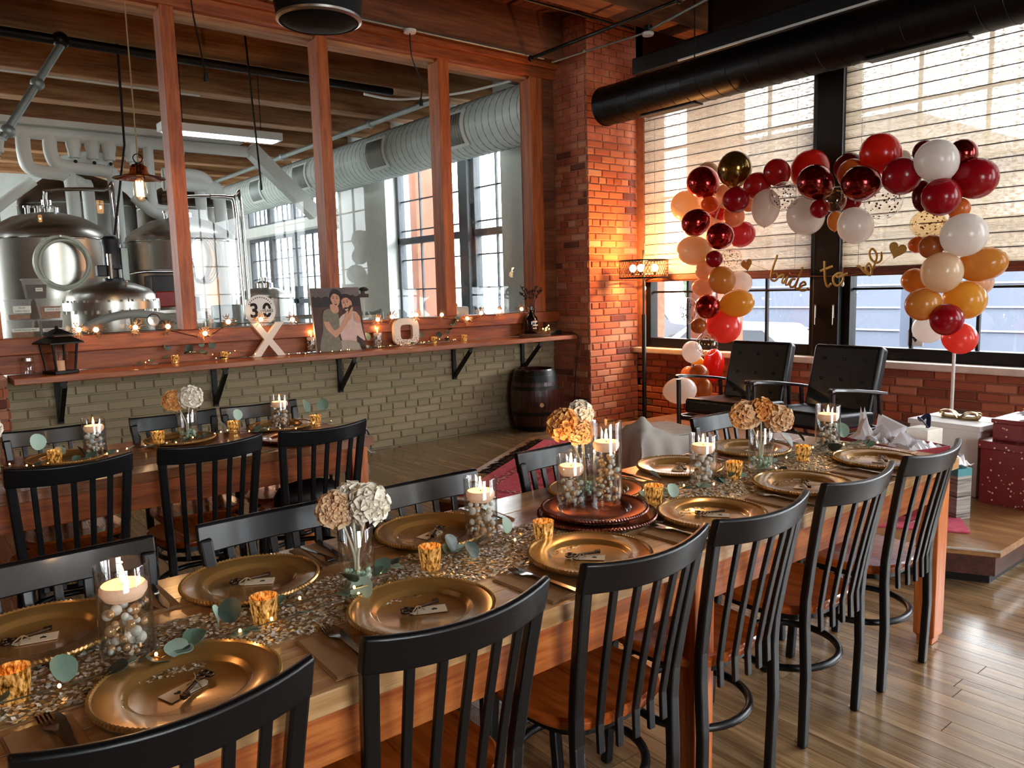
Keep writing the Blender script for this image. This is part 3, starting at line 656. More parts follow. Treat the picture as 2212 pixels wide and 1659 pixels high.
cv = [(.318, 1.668, ZT+.003, .20, .052, 1, 'tall glass pearl vase with lit floating candle nearest the camera'), (1.285, 1.765, ZT+.003, .19, .048, 2, 'pearl filled candle vase beside the large dark eucalyptus leaves'),
      (1.615, 1.735, ZT+.045, .165, .046, 3, 'shorter candle vase standing on the dark red charger'), (1.70, 1.665, ZT+.045, .27, .048, 4, 'tallest candle vase standing on the dark red charger'),
      (2.26, 1.725, ZT+.003, .185, .05, 5, 'candle vase with pale pearls in front of the grey draped cloth'), (3.14, 1.735, ZT+.003, .19, .052, 6, 'candle vase at the platform end of the long table'),
      (.70, 4.0, ZT+.003, .18, .05, 7, 'candle vase with white pearls, leftmost on the back table'), (1.61, 4.03, ZT+.003, .19, .05, 8, 'candle vase nearest the wall end of the back table')]
for x, y, z, h, r, sd, lb in cv:
    t = make_candle(h, r, sd, .2 if sd in (5, 7) else .45); t.location = (x, y, z); t['label'] = lb; t['group'] = 'floating candle vases'
    point('candle_glow', (x, y, z+h*.7+.0605), .5, (1, .55, .22), .003)
# votive cups in mercury gold
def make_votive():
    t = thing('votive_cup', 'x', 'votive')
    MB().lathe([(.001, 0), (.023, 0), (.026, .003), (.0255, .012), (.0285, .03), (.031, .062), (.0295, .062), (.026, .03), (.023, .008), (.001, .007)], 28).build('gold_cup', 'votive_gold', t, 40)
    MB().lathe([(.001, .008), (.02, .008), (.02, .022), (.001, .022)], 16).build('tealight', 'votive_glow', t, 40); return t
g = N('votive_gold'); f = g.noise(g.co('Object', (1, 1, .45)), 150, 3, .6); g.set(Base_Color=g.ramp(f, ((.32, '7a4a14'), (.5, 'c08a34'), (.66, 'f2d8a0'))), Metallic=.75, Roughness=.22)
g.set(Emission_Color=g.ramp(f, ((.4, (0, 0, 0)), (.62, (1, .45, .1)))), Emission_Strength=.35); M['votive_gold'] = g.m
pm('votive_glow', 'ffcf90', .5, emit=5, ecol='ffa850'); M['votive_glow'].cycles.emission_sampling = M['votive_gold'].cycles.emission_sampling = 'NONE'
VT = make_votive(); k = 0
vs_ = [(.115, 1.63, 'gold votive cup cut by the left frame edge, nearest the camera'), (.592, 1.645, 'gold votive cup between the front pearl vase and front hydrangea'), (1.05, 1.675, 'gold votive cup in front of the second pearl vase'), (1.41, 1.635, 'gold votive cup just left of the dark red charger'),
       (1.94, 1.68, 'gold votive cup just right of the dark red charger'), (2.415, 1.70, 'gold votive cup beside the candle vase with pale pearls'), (2.845, 1.675, 'amber votive cup under a dark leaf right of the orange hydrangea'),
       (.525, 3.94, 'gold votive cup leftmost on the back table'), (1.0, 4.09, 'gold votive cup beside the back table flower vase'), (1.385, 4.12, 'gold votive cup behind a pale leaf on the back table'), (1.78, 3.96, 'gold votive cup at the wall end of the back table')]
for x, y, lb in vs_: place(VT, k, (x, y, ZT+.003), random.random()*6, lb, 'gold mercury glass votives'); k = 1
# flower vases
def bloom(parent, c, R, mat, seed, n=95):
    random.seed(seed); m = MB(); c = Vector(c)
    for q in range(n):
        z = 1-1.75*(q+.5)/n; a = q*2.39996; rr = math.sqrt(max(0, 1-z*z)); d = Vector((rr*math.cos(a), rr*math.sin(a), z)); d.normalize()
        u = d.cross(Vector((0, 0, 1)) if abs(d.z) < .9 else Vector((1, 0, 0))).normalized(); w = d.cross(u); s = R*random.uniform(.27, .4); ph = random.random()*6
        p = c+d*R*random.uniform(.78, 1.0)
        ring0 = [p-d*.15*R]; vs = [tuple(p-d*R*.12)]
        for j in range(8):
            b = ph+2*PI*j/8; k = s*(1 if j % 2 else .82); vs.append(tuple(p+(u*math.cos(b)+w*math.sin(b))*k*.55-d*R*.02)); 
        for j in range(8):
            b = ph+2*PI*j/8; k = s*(1 if j % 2 else .8); vs.append(tuple(p+(u*math.cos(b)+w*math.sin(b))*k+d*R*(.16+random.uniform(-.1, .06))))
        fs = [(0, 1+j, 1+(j+1) % 8) for j in range(8)]+[(1+j, 9+j, 9+(j+1) % 8, 1+(j+1) % 8) for j in range(8)]
        m.add(vs, fs)
    m.sphere(c, R*.72, None, None, 12, 8)
    return m.build('hydrangea_bloom', mat, parent, 180)
def flower_vase(loc, h, r, blooms, label, seed):
    t = thing('flower_vase', label, 'flower vase', loc, 0, 'hydrangea flower vases'); random.seed(seed)
    MB().lathe([(r*.2, 0), (r*.97, 0), (r, .004), (r, h-.002), (r-.0012, h), (r-.0026, h-.002), (r-.0026, .012), (r*.2, .011)], 36).build('glass_cylinder', 'vase_glass', t, 40)
    for dx, dy, dz, R, mt in blooms: bloom(t, (dx, dy, dz), R, mt, seed+int(dx*1000))
    m = MB(); [m.tube(catmull([(b[0]*.1, b[1]*.1, .03), (b[0]*.15, b[1]*.15, h*.6), (b[0]*.9, b[1]*.9, b[2])]), .0035, 8) for b in blooms]; m.build('flower_stem', 'stem_pale', t, 60)
    put = []; gm = getattr(flower_vase, 'gm', None) or MB().sphere((0, 0, 0), 1, 1, .8, 8, 6).mesh('glass_gem', 'gem_green', 30); flower_vase.gm = gm
    for q in range(70):
        s = .0065; rr = (r*.9-s)*math.sqrt(random.random()); a = random.random()*6.28; p = Vector((rr*math.cos(a), rr*math.sin(a), .016+random.random()*h*.24))
        if all((p-b).length > s*1.25 for b in put) and len(put) < 34:
            put.append(p); o = obj('glass_gem', gm, t); o.location = p; o.scale = (s*1.2,)*3; o.rotation_euler = (random.random()*3, random.random()*3, 0)
    return t
ZV = ZT+.003
flower_vase((.835, 1.668, ZV), .165, .043, [(-.035, .03, .205, .042, 'petal_peach'), (.03, -.02, .215, .046, 'petal_white'), (.012, .035, .222, .04, 'petal_white')], 'glass vase with ivory and peach hydrangea nearest the camera', 3)
flower_vase((2.585, 1.70, ZV), .175, .048, [(-.04, .045, .215, .052, 'petal_peach'), (.045, -.045, .20, .05, 'petal_peach'), (.0, .0, .235, .045, 'petal_orange')], 'glass vase with orange cream hydrangea before the armchairs', 13)
flower_vase((1.73, 1.79, ZT+.045), .17, .042, [(-.06, .04, .24, .05, 'petal_orange'), (.01, .03, .27, .04, 'petal_white'), (-.02, .0, .215, .04, 'petal_peach')], 'vase with orange carnation tucked behind the tallest candle vase', 23)
flower_vase((1.135, 4.06, ZV), .165, .05, [(-.05, .03, .205, .05, 'petal_orange'), (.02, -.01, .22, .055, 'petal_white')], 'flower vase with white and orange bloom on the back table', 33)
flower_vase((.27, 3.82, ZV), .165, .05, [(.0, .0, .205, .055, 'petal_white')], 'white flower vase at the left frame edge on the back table', 43)
# eucalyptus garlands with fairy lights
LF = {}
def leafmesh(kind):
    if kind in LF: return LF[kind]
    m = MB(); n = 14; vs = [(0, 0, 0)]; rd = []
    for j in range(n):
        a = 2*PI*j/n-PI/2; rd.append((math.cos(a)*.46, .5+math.sin(a)*.5, .07*math.cos(2*a)+.05))
    vs = [(0, .5, .0)]+rd; fs = [(0, 1+j, 1+(j+1) % n) for j in range(n)]
    vs += [(x, y, z-.02) for x, y, z in vs]; fs += [(n+1, n+2+(j+1) % n, n+2+j) for j in range(n)]+[(1+j, n+2+j, n+2+(j+1) % n, 1+(j+1) % n) for j in range(n)]
    m.add(vs, fs); LF[kind] = m.mesh('leaf', kind, 40); return LF[kind]
def leaf(parent, p, size, rx, rz, kind, narrow=1.0):
    o = obj('leaf', leafmesh(kind), parent); o.location = p; o.rotation_euler = (rx, random.uniform(-.3, .3), rz); o.scale = (size*narrow, size, size); return o
def garland(pts, label, nleaf, seed, specials=(), size=.042, nl=14, wire=True):
    t = thing('eucalyptus_garland', label, 'garland', (0, 0, 0), 0, 'eucalyptus garlands'); random.seed(seed)
    C_ = catmull(pts, 8); MB().tube(C_, .0016, 6).build('stem', 'stem', t, 60)
    for q in range(nleaf):
        i = random.randrange(len(C_)-1); p = C_[i]; d = C_[i+1]-C_[i]; a = math.atan2(d.y, d.x)-PI/2+random.choice((-1, 1))*random.uniform(.5, 1.2)
        leaf(t, p+Vector((0, 0, .002)), size*random.uniform(.7, 1.15), random.uniform(.05, .55), a, random.choice(('leaf', 'leaf_dark', 'leaf', 'leaf_pale')), random.choice((1, 1, .7)))
    for p, s, rx, rz, kd in specials: leaf(t, p, s, rx, rz, kd)
    w2 = [p+Vector((math.sin(i*.7)*.03, math.cos(i*1.1)*.025, .003+.004*math.sin(i))) for i, p in enumerate(C_)]
    MB().tube(w2, .0006, 4).build('light_wire', 'gold_bright', t); fm = getattr(garland, 'fm', None) or MB().sphere((0, 0, 0), .0034, None, .0045, 8, 6).mesh('fairy_light', 'fairy', 60); garland.fm = fm
    for q in range(nl):
        o = obj('fairy_light', fm, t); o.location = w2[int((q+.5)*len(w2)/nl)]+Vector((0, 0, .004))
    return t
z = ZT+.012
garland([(-.1, 1.62, z), (.2, 1.60, z+.004), (.42, 1.60, z+.006), (.62, 1.60, z+.008), (.80, 1.58, z+.02)], 'eucalyptus garland around the front pearl vase', 12, 5,
        [((.20, 1.60, z+.01), .055, .9, .4, 'leaf'), ((.02, 1.66, z+.03), .05, 1.1, .2, 'leaf_pale'), ((.515, 1.64, z+.015), .055, 1.0, -.6, 'leaf_dark'), ((.495, 1.655, z+.01), .05, 1.4, 1.2, 'leaf_pale'), ((.40, 1.575, z+.004), .05, .4, .3, 'leaf_pale'), ((.36, 1.585, z), .05, .5, 2.4, 'leaf_dark'), ((.46, 1.54, z-.004), .045, .1, -.9, 'leaf')], nl=6)
garland([(.62, 1.70, z), (.80, 1.60, z+.03), (.95, 1.72, z+.006), (1.15, 1.70, z+.006), (1.32, 1.66, z+.01), (1.5, 1.72, z+.01)], 'eucalyptus garland between front hydrangea and dark red charger', 12, 6,
        [((.80, 1.615, z+.04), .055, .7, 2.0, 'leaf_dark'), ((.80, 1.585, z+.0), .06, .9, -.7, 'leaf_pale'), ((1.14, 1.69, z+.01), .055, 1.15, .5, 'leaf_dark'), ((1.17, 1.635, z+.002), .052, .9, .3, 'leaf_dark'), ((1.36, 1.74, z+.002), .05, 1.2, .2, 'leaf_pale'), ((.93, 1.71, z), .05, .6, -.5, 'leaf')], nl=7)
garland([(1.88, 1.72, z), (2.05, 1.74, z), (2.25, 1.64, z+.006), (2.45, 1.72, z+.006), (2.6, 1.62, z+.004)], 'eucalyptus garland between the dark red charger and orange hydrangea', 14, 7,
        [((2.12, 1.80, z+.02), .055, .6, 1.0, 'leaf_dark'), ((2.02, 1.66, z), .05, 1.0, -.3, 'leaf_pale'), ((2.44, 1.66, z), .045, .2, .9, 'leaf')], nl=7)
garland([(2.70, 1.72, z), (2.86, 1.68, z+.02), (3.02, 1.72, z+.01), (3.18, 1.66, z+.01), (3.30, 1.58, z+.006)], 'eucalyptus garland at the platform end of the long table', 12, 8,
        [((2.81, 1.70, z+.05), .07, .9, .4, 'leaf_dark'), ((3.03, 1.78, z+.03), .065, .9, .8, 'leaf_dark'), ((3.06, 1.66, z+.0), .06, .8, 2.2, 'leaf_dark'), ((3.22, 1.70, z+.03), .07, 1.1, -.4, 'leaf'), ((3.24, 1.6, z), .05, .4, -1.2, 'leaf'), ((3.22, 1.76, z+.05), .055, 1.2, .7, 'leaf_pale')], nl=6)
garland([(.32, 3.98, z), (.55, 3.86, z), (.85, 3.93, z+.01), (1.05, 3.98, z), (1.3, 4.05, z+.01), (1.55, 3.95, z), (1.84, 3.9, z+.01)], 'eucalyptus garland lying along the back table', 22, 9,
        [((.47, 3.95, z+.06), .075, 1.3, .3, 'leaf_pale'), ((.56, 3.93, z+.03), .05, 1.0, 2.2, 'leaf_pale'), ((1.40, 4.08, z+.06), .06, 1.3, .2, 'leaf_pale'), ((1.75, 4.0, z+.07), .075, 1.2, .5, 'leaf'), ((1.88, 4.05, z+.06), .07, 1.3, -.4, 'leaf'), ((1.3, 4.0, z+.02), .065, 1.1, .8, 'leaf_dark'), ((.64, 3.9, z+.01), .06, 1.1, 1.5, 'leaf_dark')], .05, 22)
# ================================================================== WINDOW SIDE OF THE ROOM
# ---- woven bamboo blinds
g = N('bamboo'); v = g.co('Object', (1, .9, 1)); f = g.noise(g.co('Object', (1, .8, 90)), 3, 5, .7); f2 = g.noise(g.co('Object', (1, 14, 30)), 2, 3, .6)
col = g.ramp(f, ((.34, '6e5a46'), (.46, 'c9b8a0'), (.7, 'e9dfd0')))
di = g.n('ShaderNodeBsdfDiffuse'); tl = g.n('ShaderNodeBsdfTranslucent'); tp = g.n('ShaderNodeBsdfTransparent')
g.l(col, di.inputs[0]); g.l(col, tl.inputs[0]); m1 = g.n('ShaderNodeMixShader'); m1.inputs[0].default_value = .42; g.l(di.outputs[0], m1.inputs[1]); g.l(tl.outputs[0], m1.inputs[2])
hole = g.ramp(g.mix(.5, f, f2), ((.40, (.42,)*3), (.60, (.06,)*3))); m2 = g.n('ShaderNodeMixShader'); g.l(hole, m2.inputs[0]); g.l(m1.outputs[0], m2.inputs[1]); g.l(tp.outputs[0], m2.inputs[2])
g.l(m2.outputs[0], g.out.inputs[0]); M['bamboo'] = g.m
wood('valance_wood', '3a1408', '70341a', '8f4c28', 1, 1.5, .5)
def blind(y0, y1, zb, zt, label):
    t = thing('roman_blind', label, 'blind', (XW-.035, (y0+y1)/2, zb)); w = (y1-y0)/2; H = zt-zb; n = 17
    sm = MB().box(-.003, -w, .004, .003, w, H/n-.003).mesh('slat', 'bamboo'); rm = MB().box(-.006, -w, -.003, .004, w, .0035).mesh('slat_rod', 'dark_walnut')
    for i in range(n):
        o = obj('slat', sm, t); o.location = (0, 0, i*H/n); o = obj('slat_rod', rm, t); o.location = (0, 0, (i+1)*H/n)
    MB().box(-.02, -w, -.075, .012, w, -.002).build('bottom_fold', 'valance_wood', t, bevel=.004); MB().box(-.03, -w, -.06, -.021, w, -.035).build('bottom_fold', 'valance_wood', t, bevel=.003)
    MB().box(-.03, -w, H, .03, w, H+.06).build('head_rail', 'valance_wood', t)
    for y in (-w+.15, w-.15):
        MB().tube([(-.012, y, 0), (-.012, y, H)], .0015, 5).build('lift_cord', 'twine', t)
    MB().tube([(-.04, w-.03, .35), (-.04, w-.03, -.12)], .0015, 5).sphere((-.04, w-.03, -.14), .014, None, .025, 8, 6).build('pull_cord', 'plastic_white', t, 60)
    return t
blind(3.83, 5.80, 1.60, 3.46, 'woven bamboo blind over the window beside the brick pillar'); blind(1.39, 3.53, 1.60, 3.46, 'woven bamboo blind over the window at the right frame edge')
# window sticker
sk = thing('window_sticker', 'white carton shaped sticker with a dark eagle on the window pane', 'sticker', (XW+.09, 2.94, .93)); MB().prism([(-.06, 0), (.06, 0), (.06, .13), (.035, .17), (-.035, .17), (-.06, .13)], 0, .002, 0).build('sticker_sheet', 'paper_white', sk)
MB().prism([(-.045, .085), (-.02, .062), (-.008, .04), (0, .03), (.008, .04), (.02, .062), (.045, .085), (.02, .078), (.008, .075), (0, .09), (-.008, .075), (-.02, .078)], -.001, 0, 0).build('eagle_print', 'ink', sk)
# ---- balloons
def balloon_mat(name, col, kind):
    if kind == 'metal': return pm(name, col, .16, .85, coat=.5)
    if kind == 'clear': return glass(name, col, 1.6)
    g = N(name); g.set(Base_Color=col, Roughness=.22); g.p.inputs['Coat Weight'].default_value = .3
    tl = g.n('ShaderNodeBsdfTranslucent'); tl.inputs[0].default_value = lin(col); mx = g.n('ShaderNodeMixShader'); mx.inputs[0].default_value = .48
    g.l(g.p.outputs[0], mx.inputs[1]); g.l(tl.outputs[0], mx.inputs[2]); g.l(mx.outputs[0], g.out.inputs[0]); M[name] = g.m
BC = {'beige': ('d8b48c', 'l', 'beige'), 'mred': ('a01410', 'metal', 'metallic red'), 'mgold': ('7a5a22', 'metal', 'metallic olive gold'), 'red': ('c0201c', 'l', 'red'), 'scarlet': ('dd2a1c', 'l', 'bright scarlet'), 'mwine': ('78100e', 'metal', 'metallic wine red'),
      'cream': ('efd6b4', 'l', 'cream'), 'orange': ('dd8038', 'l', 'orange'), 'crimson': ('b01022', 'l', 'crimson'), 'blush': ('f0c8a8', 'l', 'pale blush'), 'peach': ('e8a070', 'l', 'peach'), 'white': ('f2ebe4', 'l', 'white'), 'clear': ((.97, .96, .95), 'clear', 'clear confetti'),
      'clearg': ((.95, .84, .66), 'clear', 'gold tinted confetti'), 'wine': ('7c0e1c', 'l', 'dark wine'), 'amber': ('e0a048', 'l', 'amber'), 'copper': ('c07030', 'l', 'copper orange'), 'yellow': ('ecb648', 'l', 'golden yellow'), 'rose': ('d04048', 'l', 'rose red'), 'coral': ('ee5a4a', 'l', 'coral')}
for kk, (c_, kd, _) in BC.items(): balloon_mat('balloon_'+kk, c_, kd)
BAL = [
(6.24,4.723,2.536,0.108,0.116,'beige'), (5.99,4.588,2.422,0.15,0.153,'mred'), (5.99,4.24,2.499,0.152,0.159,'mgold'), (5.99,3.821,2.416,0.111,0.116,'red'),
(6.24,3.664,2.441,0.166,0.158,'scarlet'), (5.99,4.009,2.328,0.115,0.115,'red'), (5.74,3.327,2.256,0.14,0.137,'mwine'), (6.24,4.979,2.259,0.163,0.144,'cream'),
(5.74,4.477,2.039,0.128,0.123,'mred'), (5.99,4.511,2.212,0.081,0.081,'orange'), (5.74,4.05,2.196,0.117,0.11,'crimson'), (6.24,4.533,2.306,0.083,0.11,'blush'),
(6.24,4.597,2.15,0.083,0.074,'scarlet'), (5.99,4.245,2.083,0.096,0.099,'peach'), (5.99,3.923,2.138,0.121,0.155,'white'), (5.74,3.592,2.18,0.123,0.115,'clear'),
(5.99,3.547,2.023,0.148,0.161,'white'), (5.74,3.281,2.05,0.071,0.079,'crimson'), (5.74,3.162,2.098,0.085,0.097,'clearg'), (6.24,3.318,2.403,0.12,0.124,'wine'),
(5.99,3.16,2.319,0.114,0.114,'orange'), (5.74,2.962,2.206,0.138,0.134,'mwine'), (5.99,2.942,2.443,0.141,0.163,'scarlet'), (6.24,2.888,2.419,0.063,0.06,'white'),
(5.74,2.659,2.22,0.139,0.132,'crimson'), (6.24,2.73,2.447,0.081,0.086,'wine'), (5.74,2.427,2.296,0.151,0.139,'white'), (5.99,2.361,2.351,0.099,0.11,'mwine'),
(5.99,2.266,2.172,0.156,0.133,'crimson'), (5.99,2.622,2.097,0.069,0.107,'wine'), (5.74,2.386,2.046,0.137,0.124,'crimson'), (5.99,2.365,1.975,0.076,0.076,'orange'),
(5.99,2.908,2.077,0.141,0.134,'clear'), (5.99,3.162,2.095,0.08,0.061,'crimson'), (5.99,3.12,1.911,0.141,0.138,'white'), (6.24,3.425,1.989,0.065,0.081,'amber'),
(5.99,2.573,1.883,0.131,0.107,'clearg'), (5.74,2.228,1.777,0.161,0.139,'white'), (5.99,2.644,1.739,0.061,0.065,'orange'), (5.74,2.44,1.71,0.085,0.082,'copper'),
(6.24,4.325,1.94,0.108,0.126,'rose'), (5.74,4.207,1.904,0.123,0.119,'mred'), (5.99,4.687,1.805,0.184,0.138,'cream'), (6.24,4.653,2.054,0.112,0.093,'blush'),
(6.24,4.266,2.199,0.062,0.071,'peach'), (5.74,4.271,1.707,0.077,0.077,'crimson'), (5.99,4.271,1.708,0.102,0.102,'clear'), (5.99,4.559,1.616,0.094,0.089,'blush'),
(5.74,4.187,1.519,0.122,0.122,'amber'), (6.24,4.332,1.495,0.106,0.094,'white'), (5.99,4.588,1.455,0.114,0.085,'blush'), (5.99,4.202,1.309,0.157,0.126,'yellow'),
(5.74,4.338,1.29,0.117,0.109,'mred'), (5.99,4.746,1.248,0.083,0.12,'clear'), (5.74,4.437,1.115,0.071,0.074,'copper'), (5.99,4.341,1.101,0.16,0.16,'coral'),
(5.74,4.345,0.946,0.105,0.102,'clear'), (5.99,4.707,0.851,0.104,0.097,'white'), (6.24,4.85,0.74,0.087,0.052,'yellow'), (6.24,4.64,0.709,0.102,0.153,'scarlet'),
(5.99,4.624,0.638,0.092,0.1,'copper'), (6.24,4.936,0.585,0.088,0.096,'peach'), (5.74,4.645,0.503,0.159,0.128,'white'), (5.99,4.562,0.501,0.075,0.099,'copper'),
(5.74,2.361,1.532,0.148,0.133,'cream'), (5.99,2.196,1.579,0.158,0.118,'amber'), (5.99,2.652,1.475,0.097,0.093,'amber'), (5.74,2.481,1.309,0.13,0.108,'amber'),
(5.99,2.297,1.331,0.143,0.136,'yellow'), (5.74,2.316,1.204,0.119,0.105,'crimson'), (5.99,2.321,1.058,0.125,0.11,'coral'), (6.24,2.651,1.105,0.121,0.107,'white'),
(6.24,2.299,1.45,0.095,0.089,'blush')
]
BM = {}
def balloon_mesh(c):
    if c in BM: return BM[c]
    prof = []
    for i in range(15):
        a = -PI/2+PI*i/14; r = math.cos(a); z = math.sin(a)
        if z < 0: z *= 1.12; r *= 1-.10*(-math.sin(a))**2
        prof.append((max(r, .012), z))
    prof = [(.05, -1.2), (.022, -1.15)]+prof[1:]
    m = MB(); m.lathe(prof, 28); BM[c] = m.mesh('balloon', 'balloon_'+c, 60); return BM[c]
CEN = [(4.75, .5), (4.5, 1.2), (4.45, 1.8), (4.3, 2.2), (3.7, 2.25), (3.2, 2.15), (2.75, 2.2), (2.4, 2.2), (2.45, 1.8), (2.45, 1.4), (2.4, 1.1)]
def where(y, z):
    if y < 2.85: return ('lower right leg' if z < 1.62 else 'upper right leg') if z < 2.05 else 'top right corner'
    if y > 4.1: return ('bottom of the left leg' if z < 1.15 else ('middle of the left leg' if z < 1.75 else 'upper left leg')) if z < 2.1 else 'top left corner'
    return 'top span beside the column' if y < 3.5 else 'top span over the left window'
random.seed(5); nb = {}
for (bx, by, bz, rx, rz_, c) in BAL:
    key = (BC[c][2], where(by, bz)); nb.setdefault(key, []).append((bx, by, bz, rx, rz_, c))
for (nm, wh_), lst in nb.items():
    for i, (bx, by, bz, rx, rz_, c) in enumerate(sorted(lst, key=lambda q: -q[2])):
        r = (rx+rz_)/2; sz = 'large' if r > .13 else ('medium' if r > .095 else 'small')
        lb = '%s %s balloon, %s of the arch' % (sz, nm, wh_)
        if len(lst) > 1: lb += ', ' + (('upper one', 'lower one') if len(lst) == 2 else ('topmost', 'second down', 'third down', 'fourth down', 'fifth down'))[min(i, 4)]
        o = obj('balloon', balloon_mesh(c)); o.location = (bx, by, bz); tag(o, lb, 'balloon', 'balloons of the arch')
        q = min(CEN, key=lambda p: (p[0]-by)**2+(p[1]-bz)**2); d = Vector((bx-6.0, by-q[0], bz-q[1]))+Vector((random.uniform(-.05, .05), random.uniform(-.05, .05), .02)); d.x *= .5
        if abs(rx-rz_)/r > .2: d = Vector((.1, (1 if by > q[0] else -1)*.6, .1)) if rx > rz_ else Vector((.1, 0, 1))
        d.normalize(); o.rotation_euler = d.to_track_quat('Z', 'Y').to_euler(); k = r
        o.scale = (k*.97, k*.97, k*1.0) if abs(rx-rz_)/r < .2 else (min(rx, rz_),)*2+(max(rx, rz_),)
        if c in ('clear', 'clearg'):
            m = MB(); rr = random.Random(int(by*1000)); z0 = Vector((0, 0, -1))
            for q_ in range(90):
                v = Vector((rr.gauss(0, 1), rr.gauss(0, 1), rr.gauss(0, 1))); v.normalize()
                v = (v+Vector((rr.gauss(0, .2), rr.gauss(0, .2), -.35))).normalized()*.96; u = v.orthogonal().normalized(); w = v.cross(u).normalized(); s = rr.uniform(.04, .075)
                m.add([tuple(v+(u*math.cos(a)+w*math.sin(a))*s) for a in (0, 1.05, 2.1, 3.14, 4.19, 5.24)], [(0, 1, 2, 3, 4, 5)])
            tag(m.build('confetti', 'gold' if c == 'clearg' or rr.random() < .3 else 'keymetal', o), kind='stuff')
ar = thing('arch_stand', 'white tube stand carrying the right end of the balloon arch', 'stand', (6.1, 2.40, .18))
MB().lathe([(.012, .02), (.012, .8)], 12).build('pole', 'plastic_white', ar, 60); MB().lathe([(.001, 0), (.18, 0), (.18, .012), (.02, .025), (.001, .026)], 24).build('base', 'plastic_white', ar, 40)
MB().tube(catmull([(0, 0, .8), (-.1, .02, 1.1), (-.1, .05, 1.6), (-.1, 0, 2.0), (-.1, .3, 2.1), (-.1, .8, 2.05), (-.1, 1.3, 2.1), (-.1, 1.9, 2.1), (-.1, 2.1, 1.7), (-.1, 2.1, 1.1), (-.1, 2.3, .6), (-.1, 2.35, .3)]), .006, 8).build('arch_wire', 'plastic_white', ar, 60)
# ---- "bride to be" banner
def stroke(name, parent, strokes, sc, off, tilt, mat='banner_gold'):
    ca, sa = math.cos(tilt), math.sin(tilt)
    m = MB()
    for s_ in strokes:
        P = catmull([(0, -(p[0]*ca-p[1]*sa)*sc, (p[0]*sa+p[1]*ca)*sc) for p in s_], 5)
        m.tube([p for p in P], .011, 6)
    for i, v in enumerate(m.v): m.v[i] = (v[0]*.25+off[0], v[1]+off[1], v[2]+off[2])
    return m.build(name, mat, parent, 60)
pm('banner_gold', 'b08a4a', .3, .8)
bn = thing('banner', 'gold script banner reading bride to be strung across the windows', 'banner', (0, 0, 0))
# y decreases to the right in view
bride = [[(0, 1.1), (-.02, .5), (.02, .05), (.25, 0), (.36, .2), (.2, .36), (.04, .25)], [(.36, .2), (.5, .35), (.55, .36), (.62, .34), (.6, .1), (.68, 0)], [(.68, 0), (.8, .35), (.8, .05), (.9, 0)], [(.84, .5), (.86, .53)],
         [(.9, 0), (1.02, .3), (1.2, .36), (1.05, .3), (1.02, .05), (1.15, 0), (1.28, .2), (1.34, .95), (1.3, .1), (1.4, 0)], [(1.4, 0), (1.6, .2), (1.72, .3), (1.6, .38), (1.48, .2), (1.56, 0), (1.78, .06), (1.9, .2)]]
stroke('word_bride', bn, bride, .205, (6.28, 4.06, 1.52), -.33)
to = [[(.1, .95), (.08, .3), (.16, 0), (.32, .1)], [(-.1, .6), (.4, .72)], [(.55, .42), (.4, .3), (.44, .05), (.62, 0), (.78, .2), (.72, .42), (.55, .42), (.6, .3), (.95, .4)]]
stroke('word_to', bn, to, .23, (6.28, 3.54, 1.44), .08)
be = [[(-.12, .42), (0, .38), (.12, .1), (.3, -.12), (.42, .05), (.4, .35), (.2, .2), (.3, -.1)], [(.42, .05), (.62, .25), (.8, .55), (.72, .85), (.55, .75), (.55, .45), (.72, .25), (.92, .32), (1.0, .6)]]
stroke('word_be', bn, be, .2, (6.28, 3.20, 1.53), .35)
hp = [(.0045*16*math.sin(a)**3, .0045*(13*math.cos(a)-5*math.cos(2*a)-2*math.cos(3*a)-math.cos(4*a))) for a in [2*PI*q/28 for q in range(28)]]
for (hy, hz, tl_, s_) in ((4.30, 1.66, -.2, .85), (2.92, 1.72, .35, 1.0)):
    m = MB(); m.M = Matrix.Translation((6.27, hy, hz)) @ Matrix.Rotation(tl_, 4, 'X'); m.prism([(p[0]*s_, p[1]*s_) for p in hp], -.002, .002, 0); m.build('foil_heart', 'banner_gold', bn)
MB().tube(catmull([(6.29, 4.6, 1.78), (6.28, 4.30, 1.68), (6.28, 4.0, 1.58), (6.28, 3.55, 1.53), (6.28, 3.15, 1.56), (6.28, 2.9, 1.73), (6.28, 2.65, 1.85)]), .0015, 5).build('banner_string', 'gold_bright', bn)
# ---- black spiral duct along the windows, and pipes
dt = thing('spiral_duct', 'black round spiral duct hanging in front of the windows', 'duct', (5.88, 0, 3.30))
m = MB(); n = 36; rings = []
for i in range(2): rings.append([(.19*math.cos(2*PI*j/n), (5.72, -4.5)[i], .19*math.sin(2*PI*j/n)) for j in range(n)])
m.loft(rings).build('duct_tube', 'black_duct', dt, 60)
m = MB(); P = []
for i in range(24*28): a = 2*PI*i/24; P.append((.1915*math.cos(a), 5.66-i/24*.16, .1915*math.sin(a)))
m.tube(P, .0025, 4).build('spiral_seam', 'black_duct', dt); MB().lathe([(.001, 0), (.18, 0), (.194, .012), (.194, .03)], 36).build('end_cap', 'black_duct', dt, 40).matrix_local = rot(PI/2, 0, 0, (0, 5.735, 0))
for y in (4.6, 2.4, .3): MB().tube([(0, y, .19), (0, y, ZC-3.30)], .006, 6).build('hanger_rod', 'iron', dt)
for y0, y1 in ((5.2, 4.55), (3.0, 2.3)): MB().box(-.06, y1, -.200, .06, y0, -.188).build('air_slot', 'plug_black', dt)
